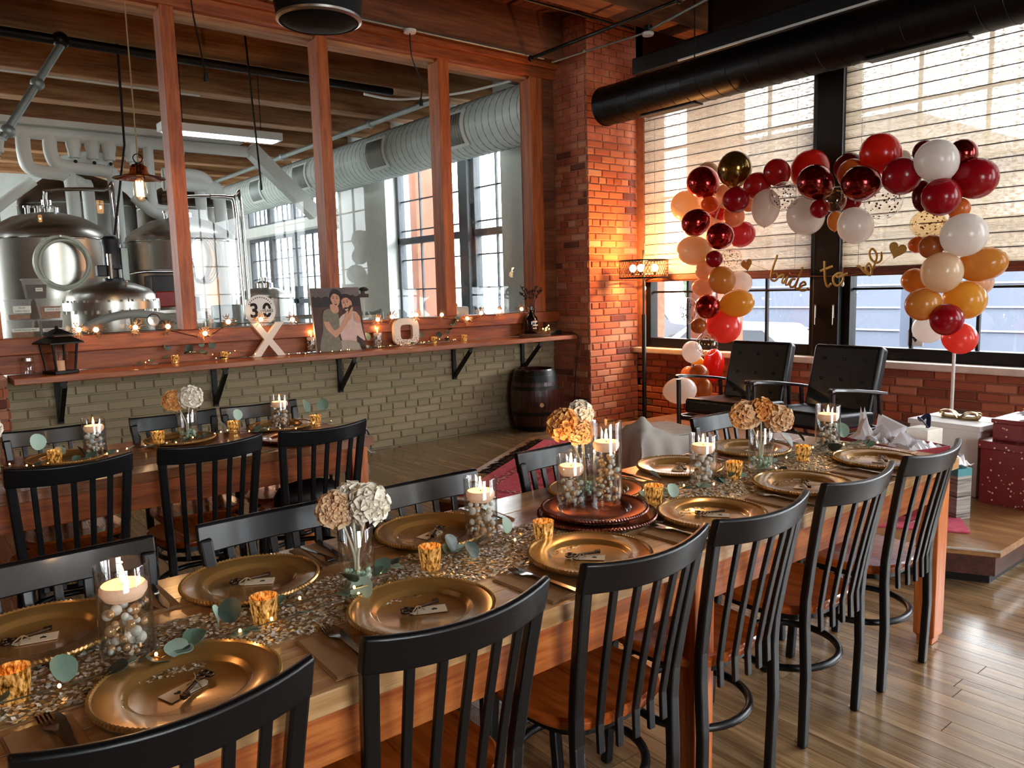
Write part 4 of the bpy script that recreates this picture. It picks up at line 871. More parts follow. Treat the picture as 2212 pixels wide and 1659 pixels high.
bx_ = thing('ceiling_channel', 'black steel channel running above the round duct', 'channel', (6.25, 0, 3.62)); MB().box(-.1, -4.5, 0, .1, 5.6, .16).build('channel_body', 'black_frame', bx_, bevel=.01); MB().box(-.115, -4.4, -.008, -.10, 5.0, .008).build('light_slit_strip', 'plastic_white', bx_)  # white strip stands in for the bright light slit beside the channel
def pipe(name, label, pts, r, mat, cat='pipe', fit=()):
    t = thing(name, label, cat); MB().tube(pts, r, 12).build('pipe_run', mat, t, 60)
    for p in fit: MB().sphere(p, r*1.7, None, None, 12, 8).build('fitting', mat, t, 60)
    return t
pipe('sprinkler_pipe', 'dark sprinkler pipe crossing below the ceiling near the pillar', [(5.33, 6.22, 3.80), (5.30, 4.3, 3.80), (5.28, .0, 3.80)], .018, 'iron', fit=((5.33, 6.22, 3.80), (5.30, 4.3, 3.8)))
cd = pipe('conduit', 'pale conduit running from the pillar to the smoke detector', [(5.60, 6.20, 3.80), (5.72, 5.9, 3.84), (5.86, 5.3, 3.87), (5.86, 5.16, 3.87)], .010, 'galv', 'conduit', ((5.72, 5.85, 3.845),))
pipe('conduit', 'conduit running from the smoke detector towards the camera', [(5.86, 5.1, 3.88), (5.55, 4.0, 3.86), (5.5, 0, 3.86)], .012, 'galv', 'conduit')
pipe('conduit', 'conduit clipped along the beam above the interior window', [(2.6, 6.27, 3.845), (5.55, 6.27, 3.845)], .010, 'galv', 'conduit'); pipe('conduit', 'dark conduit along the ceiling beam leading to the smoke detector', [(3.0, 5.29, 3.93), (5.84, 5.29, 3.93)], .012, 'iron', 'conduit')
sd_ = thing('smoke_detector', 'small white smoke detector on the ceiling beam', 'detector', (5.86, 5.13, 3.83)); MB().lathe([(.001, 0), (.05, .002), (.058, .02), (.055, .03), (.001, .03)], 24).build('detector_body', 'plastic_white', sd_, 40); MB().lathe([(.03, .03), (.04, .09)], 16).build('junction_box', 'iron', sd_)
# ---- floor lamp with mesh drum
fl = thing('floor_lamp', 'black floor lamp with metal mesh drum shade in the brick corner', 'lamp', (6.29, 5.58, 0))
MB().lathe([(.001, 0), (.165, 0), (.17, .01), (.165, .03), (.02, .04), (.001, .04)], 32).build('base', 'iron', fl, 40)
MB().lathe([(.024, .03), (.024, 1.18), (.013, 1.19), (.013, 1.86)], 12).build('pole', 'iron', fl, 60)
m = MB(); R = .255
for i in range(46):
    for s_ in (-1, 1):
        a0 = 2*PI*i/46; m.tube([(R*math.cos(a0+s_*t_*.42), R*math.sin(a0+s_*t_*.42), 1.575+.175*t_) for t_ in (0, .33, .66, 1)], .0024, 4, False)
tag(m.build('mesh_shade', 'shade_wire', fl) if 'shade_wire' in M else m.build('mesh_shade', pm('shade_wire', '5a3a22', .5, .5), fl), kind=None)
for z_ in (1.572, 1.752): MB().tube([(R*math.cos(2*PI*j/40), R*math.sin(2*PI*j/40), z_) for j in range(40)], .008, 6, closed=True).build('shade_ring', 'iron', fl, 60)
m = MB()
for a in (0, 2.1, 4.2): m.tube([(0, 0, 1.572), (R*math.cos(a), R*math.sin(a), 1.572)], .003, 5)
m.build('spider_arm', 'iron', fl)
for i, a in enumerate((2.55, 3.6, 5.35)):
    x, y = .115*math.cos(a), .115*math.sin(a); MB().lathe([(.013, 1.60), (.015, 1.63), (.001, 1.64)], 12, (x, y, 0)).build('bulb_socket', 'iron', fl); MB().sphere((x, y, 1.672), .036, None, .04, 16, 10).build('bulb', 'bulb_lamp', fl, 60)
    MB().tube([(0, 0, 1.61), (x, y, 1.605)], .005, 6).build('bulb_arm', 'iron', fl)
point('floor_lamp_glow', (6.25, 5.50, 1.735), 80, (1, .42, .12), .03)
# ---- armchairs
def make_armchair():
    t = thing('armchair', 'x', 'armchair', group='black leather armchairs')       # local: faces +Y
    def slab(w, d, h, M_, name, rnd=.02): 
        m = MB(); m.M = M_; m.box(-w/2, -d/2, -h/2, w/2, d/2, h/2); return m.build(name, 'leather', t, 40, rnd, 4)
    slab(.54, .56, .12, rot(.06, 0, 0, (0, .04, .365)), 'seat_cushion', .03)
    slab(.53, .10, .54, rot(.28, 0, 0, (0, -.29, .58)), 'back_cushion', .03)
    m = MB(); bt = MB()
    for r_ in range(3):
        for c_ in range(3):
            p = rot(.28, 0, 0, (0, -.29, .58)) @ Vector((-.16+c_*.16, .052, -.14+r_*.15)); o = obj('tuft_button', getattr(make_armchair, 'bt', None) or MB().sphere((0, 0, 0), .011, None, None, 8, 6).mesh('tuft_button', 'leather', 60), t); make_armchair.bt = o.data; o.location = p
    for s in (-1, 1):
        x = s*.305
        MB().tube(catmull([(x, .33, .0), (x, .335, .30), (x, .34, .585)], 4), [.018]*9, 10).build('front_leg', 'dark_walnut', t, 60)
        MB().loft([[(x-w, y, z), (x+w, y, z), (x+w*.8, y, z+.022), (x-w*.8, y, z+.022)] for y, z, w in ((.37, .592, .02), (.34, .60, .028), (.1, .575, .03), (-.15, .54, .028), (-.3, .515, .022))]).build('armrest', 'dark_walnut', t, 50, .004)
        MB().tube([(x, -.36, 0), (x, -.24, .3), (x, -.22, .525)], .016, 10).build('rear_leg', 'dark_walnut', t, 60)
        MB().box(x-.012, -.3, .27, x+.012, .34, .305).build('side_rail', 'dark_walnut', t, bevel=.004)
    MB().box(-.3, .30, .265, .3, .33, .30).build('front_rail', 'dark_walnut', t, bevel=.004); MB().box(-.3, -.27, .265, .3, -.24, .30).build('rear_rail', 'dark_walnut', t, bevel=.004)
    return t
AC = make_armchair(); place(AC, 0, (5.09, 3.56, .18), PI/2+.04, 'black leather armchair beside the left leg of the balloon arch'); place(AC, 1, (5.07, 2.86, .18), PI/2-.06, 'black leather armchair behind the gift tissue, nearer the white stand')
# ---- rug with fringe
g = N('rug_wool'); v = g.co('Object'); sp = g.n('ShaderNodeSeparateXYZ'); g.l(v, sp.inputs[0])
def band(sock, lo, hi):
    a = g.n('ShaderNodeMath', operation='GREATER_THAN'); a.inputs[1].default_value = lo; b = g.n('ShaderNodeMath', operation='LESS_THAN'); b.inputs[1].default_value = hi; c = g.n('ShaderNodeMath', operation='MULTIPLY')
    g.l(sock, a.inputs[0]); g.l(sock, b.inputs[0]); g.l(a.outputs[0], c.inputs[0]); g.l(b.outputs[0], c.inputs[1]); return c.outputs[0]
ax = g.n('ShaderNodeMath', operation='ABSOLUTE'); ay = g.n('ShaderNodeMath', operation='ABSOLUTE'); g.l(sp.outputs[0], ax.inputs[0]); g.l(sp.outputs[1], ay.inputs[0])
dx_ = g.n('ShaderNodeMath', operation='SUBTRACT'); dx_.inputs[0].default_value = 1.45; g.l(ax.outputs[0], dx_.inputs[1]); dy_ = g.n('ShaderNodeMath', operation='SUBTRACT'); dy_.inputs[0].default_value = .92; g.l(ay.outputs[0], dy_.inputs[1])
mn = g.n('ShaderNodeMath', operation='MINIMUM'); g.l(dx_.outputs[0], mn.inputs[0]); g.l(dy_.outputs[0], mn.inputs[1])
vor = g.n('ShaderNodeTexVoronoi', Scale=16); g.l(v, vor.inputs['Vector']); vor.feature = 'F1'; vor.distance = 'MANHATTAN'
pat = g.ramp(vor.outputs['Distance'], ((.38, '8c2434'), (.44, 'e8b4a8'), (.6, 'a03040')), 'CONSTANT')
base = g.mix(.35, 'd04a62', g.ramp(g.noise(v, 30, 4), ((.3, 'a82c42'), (.7, 'e87a8c'))))
c = g.mix(band(mn.outputs[0], .10, .17), base, pat); c = g.mix(band(mn.outputs[0], .33, .40), c, pat); c = g.mix(band(mn.outputs[0], .52, .70), c, g.ramp(vor.outputs['Distance'], ((.5, '8a1c30'), (.55, '3a1420'), (.62, 'a84858')), 'CONSTANT'))
g.set(Base_Color=c, Roughness=.95); g.bump(g.noise(v, 300, 2), .3, .004); M['rug_wool'] = g.m
pm('fringe_dark', '2a1a16', .9)
rug = thing('rug', 'red patterned wool rug with dark fringe lying on the platform', 'rug', (4.285, 3.27, .1815), math.radians(-59))
# local x along the platform front edge, local y across
RL, RW = 2.9, 1.84
MB().box(-RL/2, -RW/2, 0, RL/2, RW/2, .008).build('rug_field', 'rug_wool', rug)
random.seed(9); m = MB()
for i in range(120):
    y = -RW/2+RW*(i+.5)/120; 
    for s_ in (-1,):
        x0 = s_*RL/2; L = random.uniform(.07, .115); k = random.uniform(-.05, .05)
        m.tube([(x0, y, .005), (x0+s_*L*.5, y+k*.4, .014), (x0+s_*L, y+k, .0035)], .0028, 4)
tag(m.build('fringe', 'fringe_dark', rug), kind='stuff')
# ---- draped low table
dtb = thing('draped_table', 'low table draped with a pale grey cloth, bunched at one corner', 'table', (4.12, 3.56, .18), -.25)
for sx in (-1, 1):
    for sy in (-1, 1): MB().box(sx*.25-.02, sy*.22-.02, 0, sx*.25+.02, sy*.22+.02, .29).build('leg', 'dark_walnut', dtb)
MB().box(-.28, -.25, .285, .28, .25, .305).build('table_top', 'dark_walnut', dtb)
random.seed(4); nx, ny = 46, 42; vs, fs = [], []
for j in range(ny+1):
    for i in range(nx+1):
        x = -.46+.92*i/nx; y = -.43+.86*j/ny; ex = max(0, abs(x)-.285); ey = max(0, abs(y)-.255); e = max(ex, ey)
        zz = .309-min(.27, e*1.6)*(1 if e > 0 else 0); fold = math.sin(x*34+y*9)*math.cos(y*31-x*7)
        xx = math.copysign(min(abs(x), .285+ex*.25), x); yy = math.copysign(min(abs(y), .255+ey*.25), y)
        if e > 0: xx += .022*math.sin(y*42+1)*min(1, ex*8); yy += .022*math.sin(x*40)*min(1, ey*8)
        b = math.exp(-((x+.20)**2+(y+.12)**2)/.016); zz += b*(.10+.035*fold)+.002*fold
        vs.append((xx, yy, zz)); 
for j in range(ny):
    for i in range(nx): a = j*(nx+1)+i; fs.append((a, a+1, a+nx+2, a+nx+1))
MB().add(vs, fs).build('drape', 'cloth_grey', dtb, 70)
# ---- gifts
g = N('gift_dots'); vr = g.n('ShaderNodeTexVoronoi', Scale=34); g.l(g.co(), vr.inputs['Vector']); f = g.ramp(vr.outputs['Distance'], ((.17, (1, 1, 1)), (.19, (0, 0, 0))), 'CONSTANT')
g.set(Base_Color=g.mix(f, '84302e', 'f0cfa8'), Roughness=.3, Metallic=.15); M['gift_dots'] = g.m
gb = thing('gift_box', 'large dark red gift box with gold dots standing on the platform', 'gift box', (4.9, 1.76, .18), -.06)
MB().box(0, -.375, 0, .42, 0, .325).build('box_body', 'gift_dots', gb, bevel=.004); MB().box(-.012, -.387, .325, .432, .012, .37).build('box_lid', 'gift_dots', gb, bevel=.004)
gs = thing('gift_box', 'flat dark red gift box with white bow on top of the large one', 'gift box', (4.95, 1.72, .5505), -.05); MB().box(0, -.32, 0, .34, 0, .10).build('box_body', 'gift_dots', gs, bevel=.004); MB().box(-.008, -.328, .10, .348, .008, .125).build('box_lid', 'gift_dots', gs, bevel=.004)
random.seed(2); m = MB()
for i in range(70):
    a = random.random()*2*PI; e = random.uniform(.1, 1.4); d = Vector((math.cos(a)*math.cos(e), math.sin(a)*math.cos(e), math.sin(e))); c0 = Vector((.14, -.16, .126)); L = random.uniform(.05, .10)
    sd = d.cross(Vector((0, 0, 1))).normalized()*.012; mid = c0+d*L+Vector((0, 0, .012)); m.add([c0-sd*.4, c0+sd*.4, mid+sd, mid-sd, c0+d*L*.55+sd+Vector((0, 0, .035)), c0+d*L*.55-sd+Vector((0, 0, .035))], [(0, 1, 2, 3), (3, 2, 4, 5)])
m.build('ribbon_bow', 'white_satin', gs)
gw = thing('gift_box', 'white gift box tied with a gold bow behind the tissue', 'gift box', (5.02, 2.22, .18), -.1); MB().box(0, -.42, 0, .36, 0, .40).build('box_body', 'gift_white', gw, bevel=.004); MB().box(-.01, -.43, .40, .37, .01, .432).build('box_lid', 'gift_white', gw, bevel=.003)
MB().box(.17, -.435, .0, .195, .012, .434).build('ribbon', 'champagne', gw)
m = MB()
for s_ in (-1, 1):
    for k_ in (0, 1): m.tube(catmull([(.18, -.21, .435), (.18+.03*k_, -.21+s_*.05, .48-.01*k_), (.18+.02*k_, -.21+s_*.11, .475), (.19, -.21+s_*.09, .44), (.18, -.21, .437)]), .016, 6, flat=.25)
m.build('ribbon_bow', 'champagne', gw, 60)
gt = thing('gift_bag', 'red open gift box stuffed with white tissue paper', 'gift box', (4.42, 2.36, .18), -.28); m = MB()
m.box(0, -.50, 0, .30, 0, .01).box(0, -.50, 0, .006, 0, .38).box(.294, -.5, 0, .30, 0, .38).box(0, -.006, 0, .3, 0, .38).box(0, -.5, 0, .3, -.494, .38); m.build('box_body', 'gift_red', gt)
random.seed(31)
def tissue(parent, cx, cy, cz, w, d, h, n, mat='white_satin', spikes=()):
    vs, fs = [], []
    for j in range(n+1):
        for i in range(n+1):
            x = cx-w/2+w*i/n; y = cy-d/2+d*j/n; z = cz+random.uniform(0, h)*(.3 if i in (0, n) or j in (0, n) else 1)
            for sx, sy, sr, sh in spikes: z += sh*max(0, 1-math.hypot(x-sx, y-sy)/sr)
            vs.append((x+random.uniform(-1, 1)*w/n*.3, y+random.uniform(-1, 1)*d/n*.3, z))
    for j in range(n):
        for i in range(n): a = j*(n+1)+i; fs += [(a, a+1, a+n+2), (a, a+n+2, a+n+1)]
    return MB().add(vs, fs).build('tissue_paper', mat, parent)
tissue(gt, .15, -.25, .36, .28, .48, .05, 12, spikes=((.1, -.08, .06, .12), (.16, -.17, .07, .10)))
for a_ in (((.10, -.03, .36), (.12, -.10, .37), (.11, -.045, .56)), ((.14, -.12, .37), (.18, -.26, .37), (.16, -.13, .52), (.17, -.30, .47)), ((.06, -.30, .37), (.10, -.42, .37), (.08, -.36, .46))):
    m = MB(); m.add([Vector(p) for p in a_]+[Vector(p)+Vector((.03, .0, -.004)) for p in a_], [(0, 1, 2), (5, 4, 3)] if len(a_) == 3 else [(0, 1, 3, 2), (4, 6, 7, 5)]); m.build('tissue_peak', 'white_satin', gt)
gb2 = thing('gift_bag', 'small pink gift box with navy ribbon among the tissue', 'gift box', (4.70, 2.10, .18), -.2); MB().box(0, -.14, 0, .14, 0, .43).build('box_body', 'petal_white', gb2, bevel=.003); MB().tube(catmull([(.06, -.10, .435), (.03, -.07, .49), (.07, -.04, .47), (.1, -.07, .5), (.06, -.1, .436)]), .014, 6, flat=.3).build('ribbon_bow', 'navy', gb2, 60)
pb = thing('gift_bag', 'paper gift bag with driftwood print and teal top on the platform', 'gift bag', (4.50, 1.86, .18), -.35)
g = N('driftwood_print'); f = g.noise(g.co('Object', (.6, .6, 26)), 2, 5, .7); g.set(Base_Color=g.ramp(f, ((.36, '2a2420'), (.46, '8a8078'), (.62, 'b8b4b0'))), Roughness=.6); M['driftwood_print'] = g.m
MB().box(0, -.17, 0, .10, 0, .24).build('bag_body', 'driftwood_print', pb); MB().box(0, -.17, .24, .10, 0, .28).build('bag_top', 'teal_paper', pb); tissue(pb, .05, -.07, .285, .12, .2, .08, 7)
# ---- oak barrel
br = thing('barrel', 'dark wooden barrel with iron hoops beside the brick pillar', 'barrel', (5.30, 6.235, 0)); nS = 22
def br_r(z): return .205+.058*math.sin(PI*min(1, max(0, z/.65)))**.9
prof = [i*.65/12 for i in range(13)]
for k in range(nS):
    a0, a1 = 2*PI*k/nS+.006, 2*PI*(k+1)/nS-.006; m = MB(); R = []
    for z_ in prof:
        r_ = br_r(z_); R.append([(q*math.cos(a), q*math.sin(a), z_) for q, a in ((r_-.02, a0), (r_, a0), (r_+.001, (a0+a1)/2), (r_, a1), (r_-.02, a1))])
    m.loft(R).build('stave', 'barrelwood', br)
MB().lathe([(.001, .615), (.19, .615), (.19, .60), (.001, .60)], 32).build('barrel_head', 'barrelwood', br); MB().lathe([(.001, .02), (.19, .02)], 24).build('barrel_bottom', 'barrelwood', br)
for za, zb in ((.012, .055), (.17, .21), (.44, .48), (.59, .635), (.52, .585)):
    n = 44; MB().loft([[((br_r(z_)+d_)*math.cos(2*PI*j/n), (br_r(z_)+d_)*math.sin(2*PI*j/n), z_) for j in range(n)] for z_, d_ in ((za, .0), (za, .004), (zb, .004), (zb, .0))], False).build('hoop', 'iron', br, 50)
o = MB().lathe([(.001, 0), (.022, 0), (.024, -.012), (.001, -.012)], 20).build('bung', 'pearl_gold', br, 50); o.matrix_local = rot(PI/2, 0, 0, (0, 0, 0)); a = math.radians(-116); o.matrix_local = Matrix.Translation((.273*math.cos(a), .273*math.sin(a), .29)) @ Euler((PI/2, 0, a+PI/2)).to_matrix().to_4x4()
# ---- wall socket box
so = thing('wall_socket', 'grey metal socket box with plugs low on the olive wall', 'socket', (3.36, YG-.005, .14)); MB().box(-.06, -.05, -.06, .06, 0, .10).build('socket_box', 'galv', so, bevel=.006); MB().box(-.055, -.056, -.055, .055, -.05, .095).build('cover_plate', 'steel', so, bevel=.002)
for dz in (-.015, .055): MB().lathe([(.001, 0), (.018, 0), (.018, .02), (.001, .022)], 16).build('plug', 'plug_black', so, 40).matrix_local = rot(PI/2, 0, 0, (0, -.056, dz))
MB().tube(catmull([(.0, -.075, -.015), (.05, -.09, -.05), (.06, -.08, .03), (.03, -.08, .08), (.0, -.076, .055)]), .006, 6).build('power_cord', 'plug_black', so, 60); MB().tube(catmull([(.02, -.06, -.05), (.03, -.09, -.1), (.06, -.1, -.135), (.1, -.12, -.136)]), .005, 6).build('power_cord', 'plastic_white', so, 60)
# ================================================================== SHELF UNDER THE INTERIOR WINDOW
sh = thing('wall_shelf', 'long wooden drink shelf on black brackets below the interior window', 'shelf', (0, 0, 0))
MB().box(.62, 6.12, .934, 5.83, 6.485, .98).build('shelf_board', 'shelfwood', sh, bevel=.006)
bk = None
for x in (.93, 2.06, 3.19, 4.46, 5.37):
    m = MB(); m.box(-.02, 6.50, .59, .02, 6.528, .934).box(-.02, 6.20, .916, .02, 6.51, .934); m.loft([[(-.016, 6.505, .60), (.016, 6.505, .60), (.016, 6.505, .65), (-.016, 6.505, .65)], [(-.016, 6.21, .88), (.016, 6.21, .88), (.016, 6.21, .92), (-.016, 6.21, .92)]])
    if bk is None: bk = m.mesh('bracket', 'iron')
    o = obj('bracket', bk, sh); o.location.x = x
ZS = .981
# lantern
ln = thing('lantern', 'black metal candle lantern with peaked roof on the shelf', 'lantern', (.93, 6.30, ZS), .35)
MB().box(-.085, -.085, 0, .085, .085, .022).build('lantern_base', 'iron', ln, bevel=.004)
for sx in (-1, 1):
    for sy in (-1, 1):
        MB().loft([[(sx*h+dx, sy*h+dy, z) for dx, dy in ((-.006, -.006), (.006, -.006), (.006, .006), (-.006, .006))] for h, z in ((.066, .022), (.085, .215))]).build('lantern_post', 'iron', ln)
for a in range(4):
    m = MB(); m.M = Matrix.Rotation(a*PI/2, 4, 'Z'); m.add([(-.062, -.068, .024), (.062, -.068, .024), (.08, -.086, .214), (-.08, -.086, .214)], [(0, 1, 2, 3)]); m.build('lantern_pane', 'lantern_glass', ln)
def pyr(h): return [[(-w, -w, z), (w, -w, z), (w, w, z), (-w, w, z)] for w, z in h]
MB().loft(pyr(((.118, .212), (.118, .222), (.06, .262)))).build('lantern_roof', 'iron', ln); MB().loft(pyr(((.05, .262), (.05, .275)))).build('lantern_vent', 'shade_wire', ln); MB().loft(pyr(((.072, .272), (.07, .28), (.012, .318)))).sphere((0, 0, .325), .014, None, None, 10, 8).build('lantern_cap', 'iron', ln)
MB().lathe([(.001, .022), (.028, .022), (.028, .09), (.001, .09)], 16).build('lantern_candle', 'wax', ln, 40)
jr = thing('glass_jar', 'clear glass jar with tin lid on the shelf by the lantern', 'jar', (.735, 6.34, ZS)); MB().lathe([(.001, 0), (.042, 0), (.045, .01), (.045, .09), (.037, .1), (.037, .108)], 24).build('jar_body', 'vase_glass', jr, 40); MB().lathe([(.04, .1), (.04, .122), (.001, .123)], 24).build('jar_lid', 'steel', jr, 40)
# letters X and O
pm('letter_white', 'ecdcc8', .5, 0, .04, 20)
g = N('letter_glitter'); vr = g.n('ShaderNodeTexVoronoi', Scale=70); v = g.co(); g.l(v, vr.inputs['Vector']); sp = g.n('ShaderNodeSeparateXYZ'); g.l(v, sp.inputs[0])
mr = g.n('ShaderNodeMapRange'); mr.inputs['From Min'].default_value = .0; mr.inputs['From Max'].default_value = .16; mr.inputs['To Min'].default_value = .6; mr.inputs['To Max'].default_value = .0; g.l(sp.outputs[2], mr.inputs[0])
lt = g.n('ShaderNodeMath', operation='LESS_THAN'); g.l(vr.outputs['Distance'], lt.inputs[0]); g.l(mr.outputs[0], lt.inputs[1]); g.set(Base_Color=g.mix(lt.outputs[0], 'ecdcc8', 'a87838'), Roughness=.4); M['letter_glitter'] = g.m
lx = thing('letter_x', 'free standing cream letter X on the shelf', 'letter', (2.49, 6.40, ZS)); h, w, tk = .285, .145, .062
MB().prism([(-w, 0), (-w+tk*1.15, 0), (w, h), (w-tk*1.15, h)], -.02, .02, 1).build('letter_bar', 'letter_white', lx, bevel=.003); MB().prism([(w-tk*1.15, 0), (w, 0), (-w+tk*1.15, h), (-w, h)], -.0195, .0195, 1).build('letter_bar', 'letter_white', lx, bevel=.003)
lo = thing('letter_o', 'free standing letter O with gold dots on the shelf', 'letter', (3.84, 6.40, ZS)); n = 44
def sq_(a, b, e): return [(math.copysign(abs(math.cos(t))**(2/e), math.cos(t))*a, .13+math.copysign(abs(math.sin(t))**(2/e), math.sin(t))*b) for t in [2*PI*j/n for j in range(n)]]
o1, o2 = sq_(.138, .13, 3.6), sq_(.068, .07, 4.5); R = [[(p[0], y, p[1]) for p in q] for q, y in ((o1, -.02), (o1, .02), (o2, .02), (o2, -.02), (o1, -.02))]
MB().loft(R, False).build('letter_ring', 'letter_glitter', lo, 40)
# photo canvas: flat printed picture of a couple on a thick canvas
pm('ph_sky', '6a5f5c', .6, 0, .35, 5); pm('ph_tree', '241c1c', .6, 0, .3, 20); pm('ph_field', '4a2a24', .6, 0, .3, 8); pm('ph_skin', 'd09a7a', .6, 0, .08, 25); pm('ph_dress', '7a7460', .6, 0, .18, 30); pm('ph_shirt', 'd8b8ac', .6, 0, .1, 20); pm('ph_hair', '1c1010', .6); pm('ph_pants', 'a89a88', .6, 0, .1, 20); pm('ph_dark', '2e201c', .6)
pc = thing('photo_canvas', 'printed canvas photo of an embracing couple leaning on the shelf', 'picture', (3.14, 6.335, ZS)); TL = Matrix.Rotation(-.155, 4, 'X')
WC, HC = .475, .57
def flat(nm, poly, layer, mat, sm=True):
    P = [(x*WC-WC/2, (1-y)*HC) for x, y in poly]
    if sm: P = [(p.x, p.y) for p in [Vector((q[0], q[1])) for q in [(v.x, v.y) for v in catmull([(a, b, 0) for a, b in P], 4, True)]]]
    P = [(min(WC/2, max(-WC/2, a)), min(HC, max(0, b))) for a, b in P]
    m = MB(); m.M = TL; m.prism(P, -.0004*layer-.0004, -.0004*layer, 1); return m.build(nm, mat, pc)
m = MB(); m.M = TL; m.box(-WC/2, 0, 0, WC/2, .03, HC); m.build('canvas_block', 'paper_white', pc)
flat('print_sky', [(0, 0), (1, 0), (1, .4), (0, .4)], 0, 'ph_sky', False); flat('print_field', [(0, .3), (1, .3), (1, 1), (0, 1)], 1, 'ph_field', False)
flat('print_trees', [(0, .16), (.05, .12), (.09, .16), (.14, .13), (.2, .16), (.3, .13), (.4, .17), (.7, .15), (.85, .12), (.92, .15), (1, .12), (1, .3), (.6, .3), (0, .3)], 2, 'ph_tree', False)
flat('print_hair', [(.46, .02), (.58, .05), (.63, .14), (.6, .22), (.44, .2), (.38, .22), (.37, .12)], 3, 'ph_hair'); flat('print_hair', [(.62, .11), (.78, .12), (.85, .22), (.82, .3), (.62, .2)], 3, 'ph_hair')
flat('print_shirt', [(.5, .52), (.62, .42), (.82, .38), (.93, .46), (.98, .75), (1, .86), (.84, .78), (.8, .88), (.55, .86), (.5, .7)], 4, 'ph_shirt'); flat('print_trousers', [(.48, .84), (.8, .86), (.92, 1.0), (.5, 1.0)], 5, 'ph_pants'); flat('print_sleeve_shadow', [(.84, .78), (.9, .82), (.97, .99), (.9, .99)], 6, 'ph_dark')
flat('print_dress', [(.24, .36), (.36, .33), (.5, .4), (.5, .62), (.46, .72), (.5, .9), (.44, .99), (.08, .99), (.1, .8), (.16, .66), (.18, .5)], 7, 'ph_dress')
flat('print_neck', [(.37, .26), (.5, .28), (.52, .38), (.42, .40), (.36, .34)], 8, 'ph_skin'); flat('print_face', [(.40, .1), (.5, .08), (.57, .16), (.55, .25), (.48, .31), (.42, .26), (.385, .18)], 9, 'ph_skin'); flat('print_face', [(.615, .18), (.72, .16), (.8, .21), (.8, .3), (.72, .4), (.63, .36), (.6, .26)], 9, 'ph_skin')
flat('print_hairline', [(.385, .16), (.40, .08), (.5, .055), (.58, .1), (.59, .2), (.555, .13), (.47, .095), (.42, .12)], 10, 'ph_hair'); flat('print_hairline', [(.6, .2), (.62, .13), (.72, .105), (.83, .17), (.835, .26), (.79, .21), (.72, .165), (.65, .17)], 10, 'ph_hair'); flat('print_beard', [(.62, .345), (.66, .315), (.72, .315), (.79, .28), (.78, .36), (.72, .425), (.65, .405)], 10, 'ph_dark')
flat('print_mouth', [(.655, .35), (.69, .345), (.72, .335), (.71, .36), (.67, .37)], 11, 'ph_shirt')
for (a, b) in ((.44, .165), (.515, .175), (.645, .245), (.715, .235)):
    flat('print_eye', [(a-.02, b), (a, b-.008), (a+.02, b), (a, b+.006)], 11, 'ph_hair'); flat('print_brow', [(a-.028, b-.022), (a, b-.032), (a+.028, b-.022), (a, b-.024)], 11, 'ph_hair')
for (a, b) in ((.475, .235), (.67, .29)): flat('print_nose', [(a-.004, b-.045), (a+.012, b), (a-.012, b+.004)], 11, 'ph_dress', False)
flat('print_lips', [(.445, .262), (.475, .255), (.505, .262), (.475, .275)], 11, 'ph_field')
flat('print_arm', [(.2, .48), (.27, .5), (.4, .67), (.6, .52), (.68, .44), (.72, .48), (.64, .6), (.43, .77), (.36, .76), (.22, .62)], 12, 'ph_skin'); flat('print_sleeve', [(.22, .36), (.34, .35), (.36, .46), (.28, .53), (.18, .5)], 13, 'ph_dress')
flat('print_hand', [(.63, .5), (.66, .40), (.72, .37), (.70, .43), (.78, .33), (.82, .33), (.77, .46), (.72, .53)], 13, 'ph_skin'); flat('print_hand', [(.83, .40), (.93, .45), (.95, .54), (.92, .58), (.9, .53), (.88, .58), (.85, .52), (.83, .55), (.82, .47)], 13, 'ph_skin')
# round sign 30 YEARS
pm('sign_white', 'dfe0da', .6)
sg = thing('round_sign', 'round white sign reading 30 YEARS in front of the glass', 'sign', (2.463, 6.455, 1.237)); o = MB().lathe([(.001, -.004), (.132, -.004), (.132, .004), (.001, .004)], 48).build('sign_disc', 'sign_white', sg, 40); o.matrix_local = rot(PI/2, 0, 0, (0, 0, .13))
text('printed_number', '3', .165, (-.054, -.0055, .125), (PI/2, 0, 0), 'ink', sg, .0006, sx=.95, bold=.0045); text('printed_number', '0', .165, (.056, -.0055, .125), (PI/2, 0, 0), 'ink', sg, .0006, sx=.95, bold=.0045)
MB().box(.006, -.0075, .108, .118, -.0062, .142).build('print_gap', 'sign_white', sg); text('printed_word', 'YEARS', .034, (.060, -.0085, .125), (PI/2, 0, 0), 'ink', sg, .0004, bold=.0005)
for i in range(13):
    a = math.radians(150-i*10); MB().box(-.004, -.0056, -.0045, .004, -.0045, .0045).build('arc_print', 'ink', sg).matrix_local = Matrix.Translation((.11*math.cos(a), 0, .13+.11*math.sin(a))) @ Matrix.Rotation(-(a-PI/2), 4, 'Y')
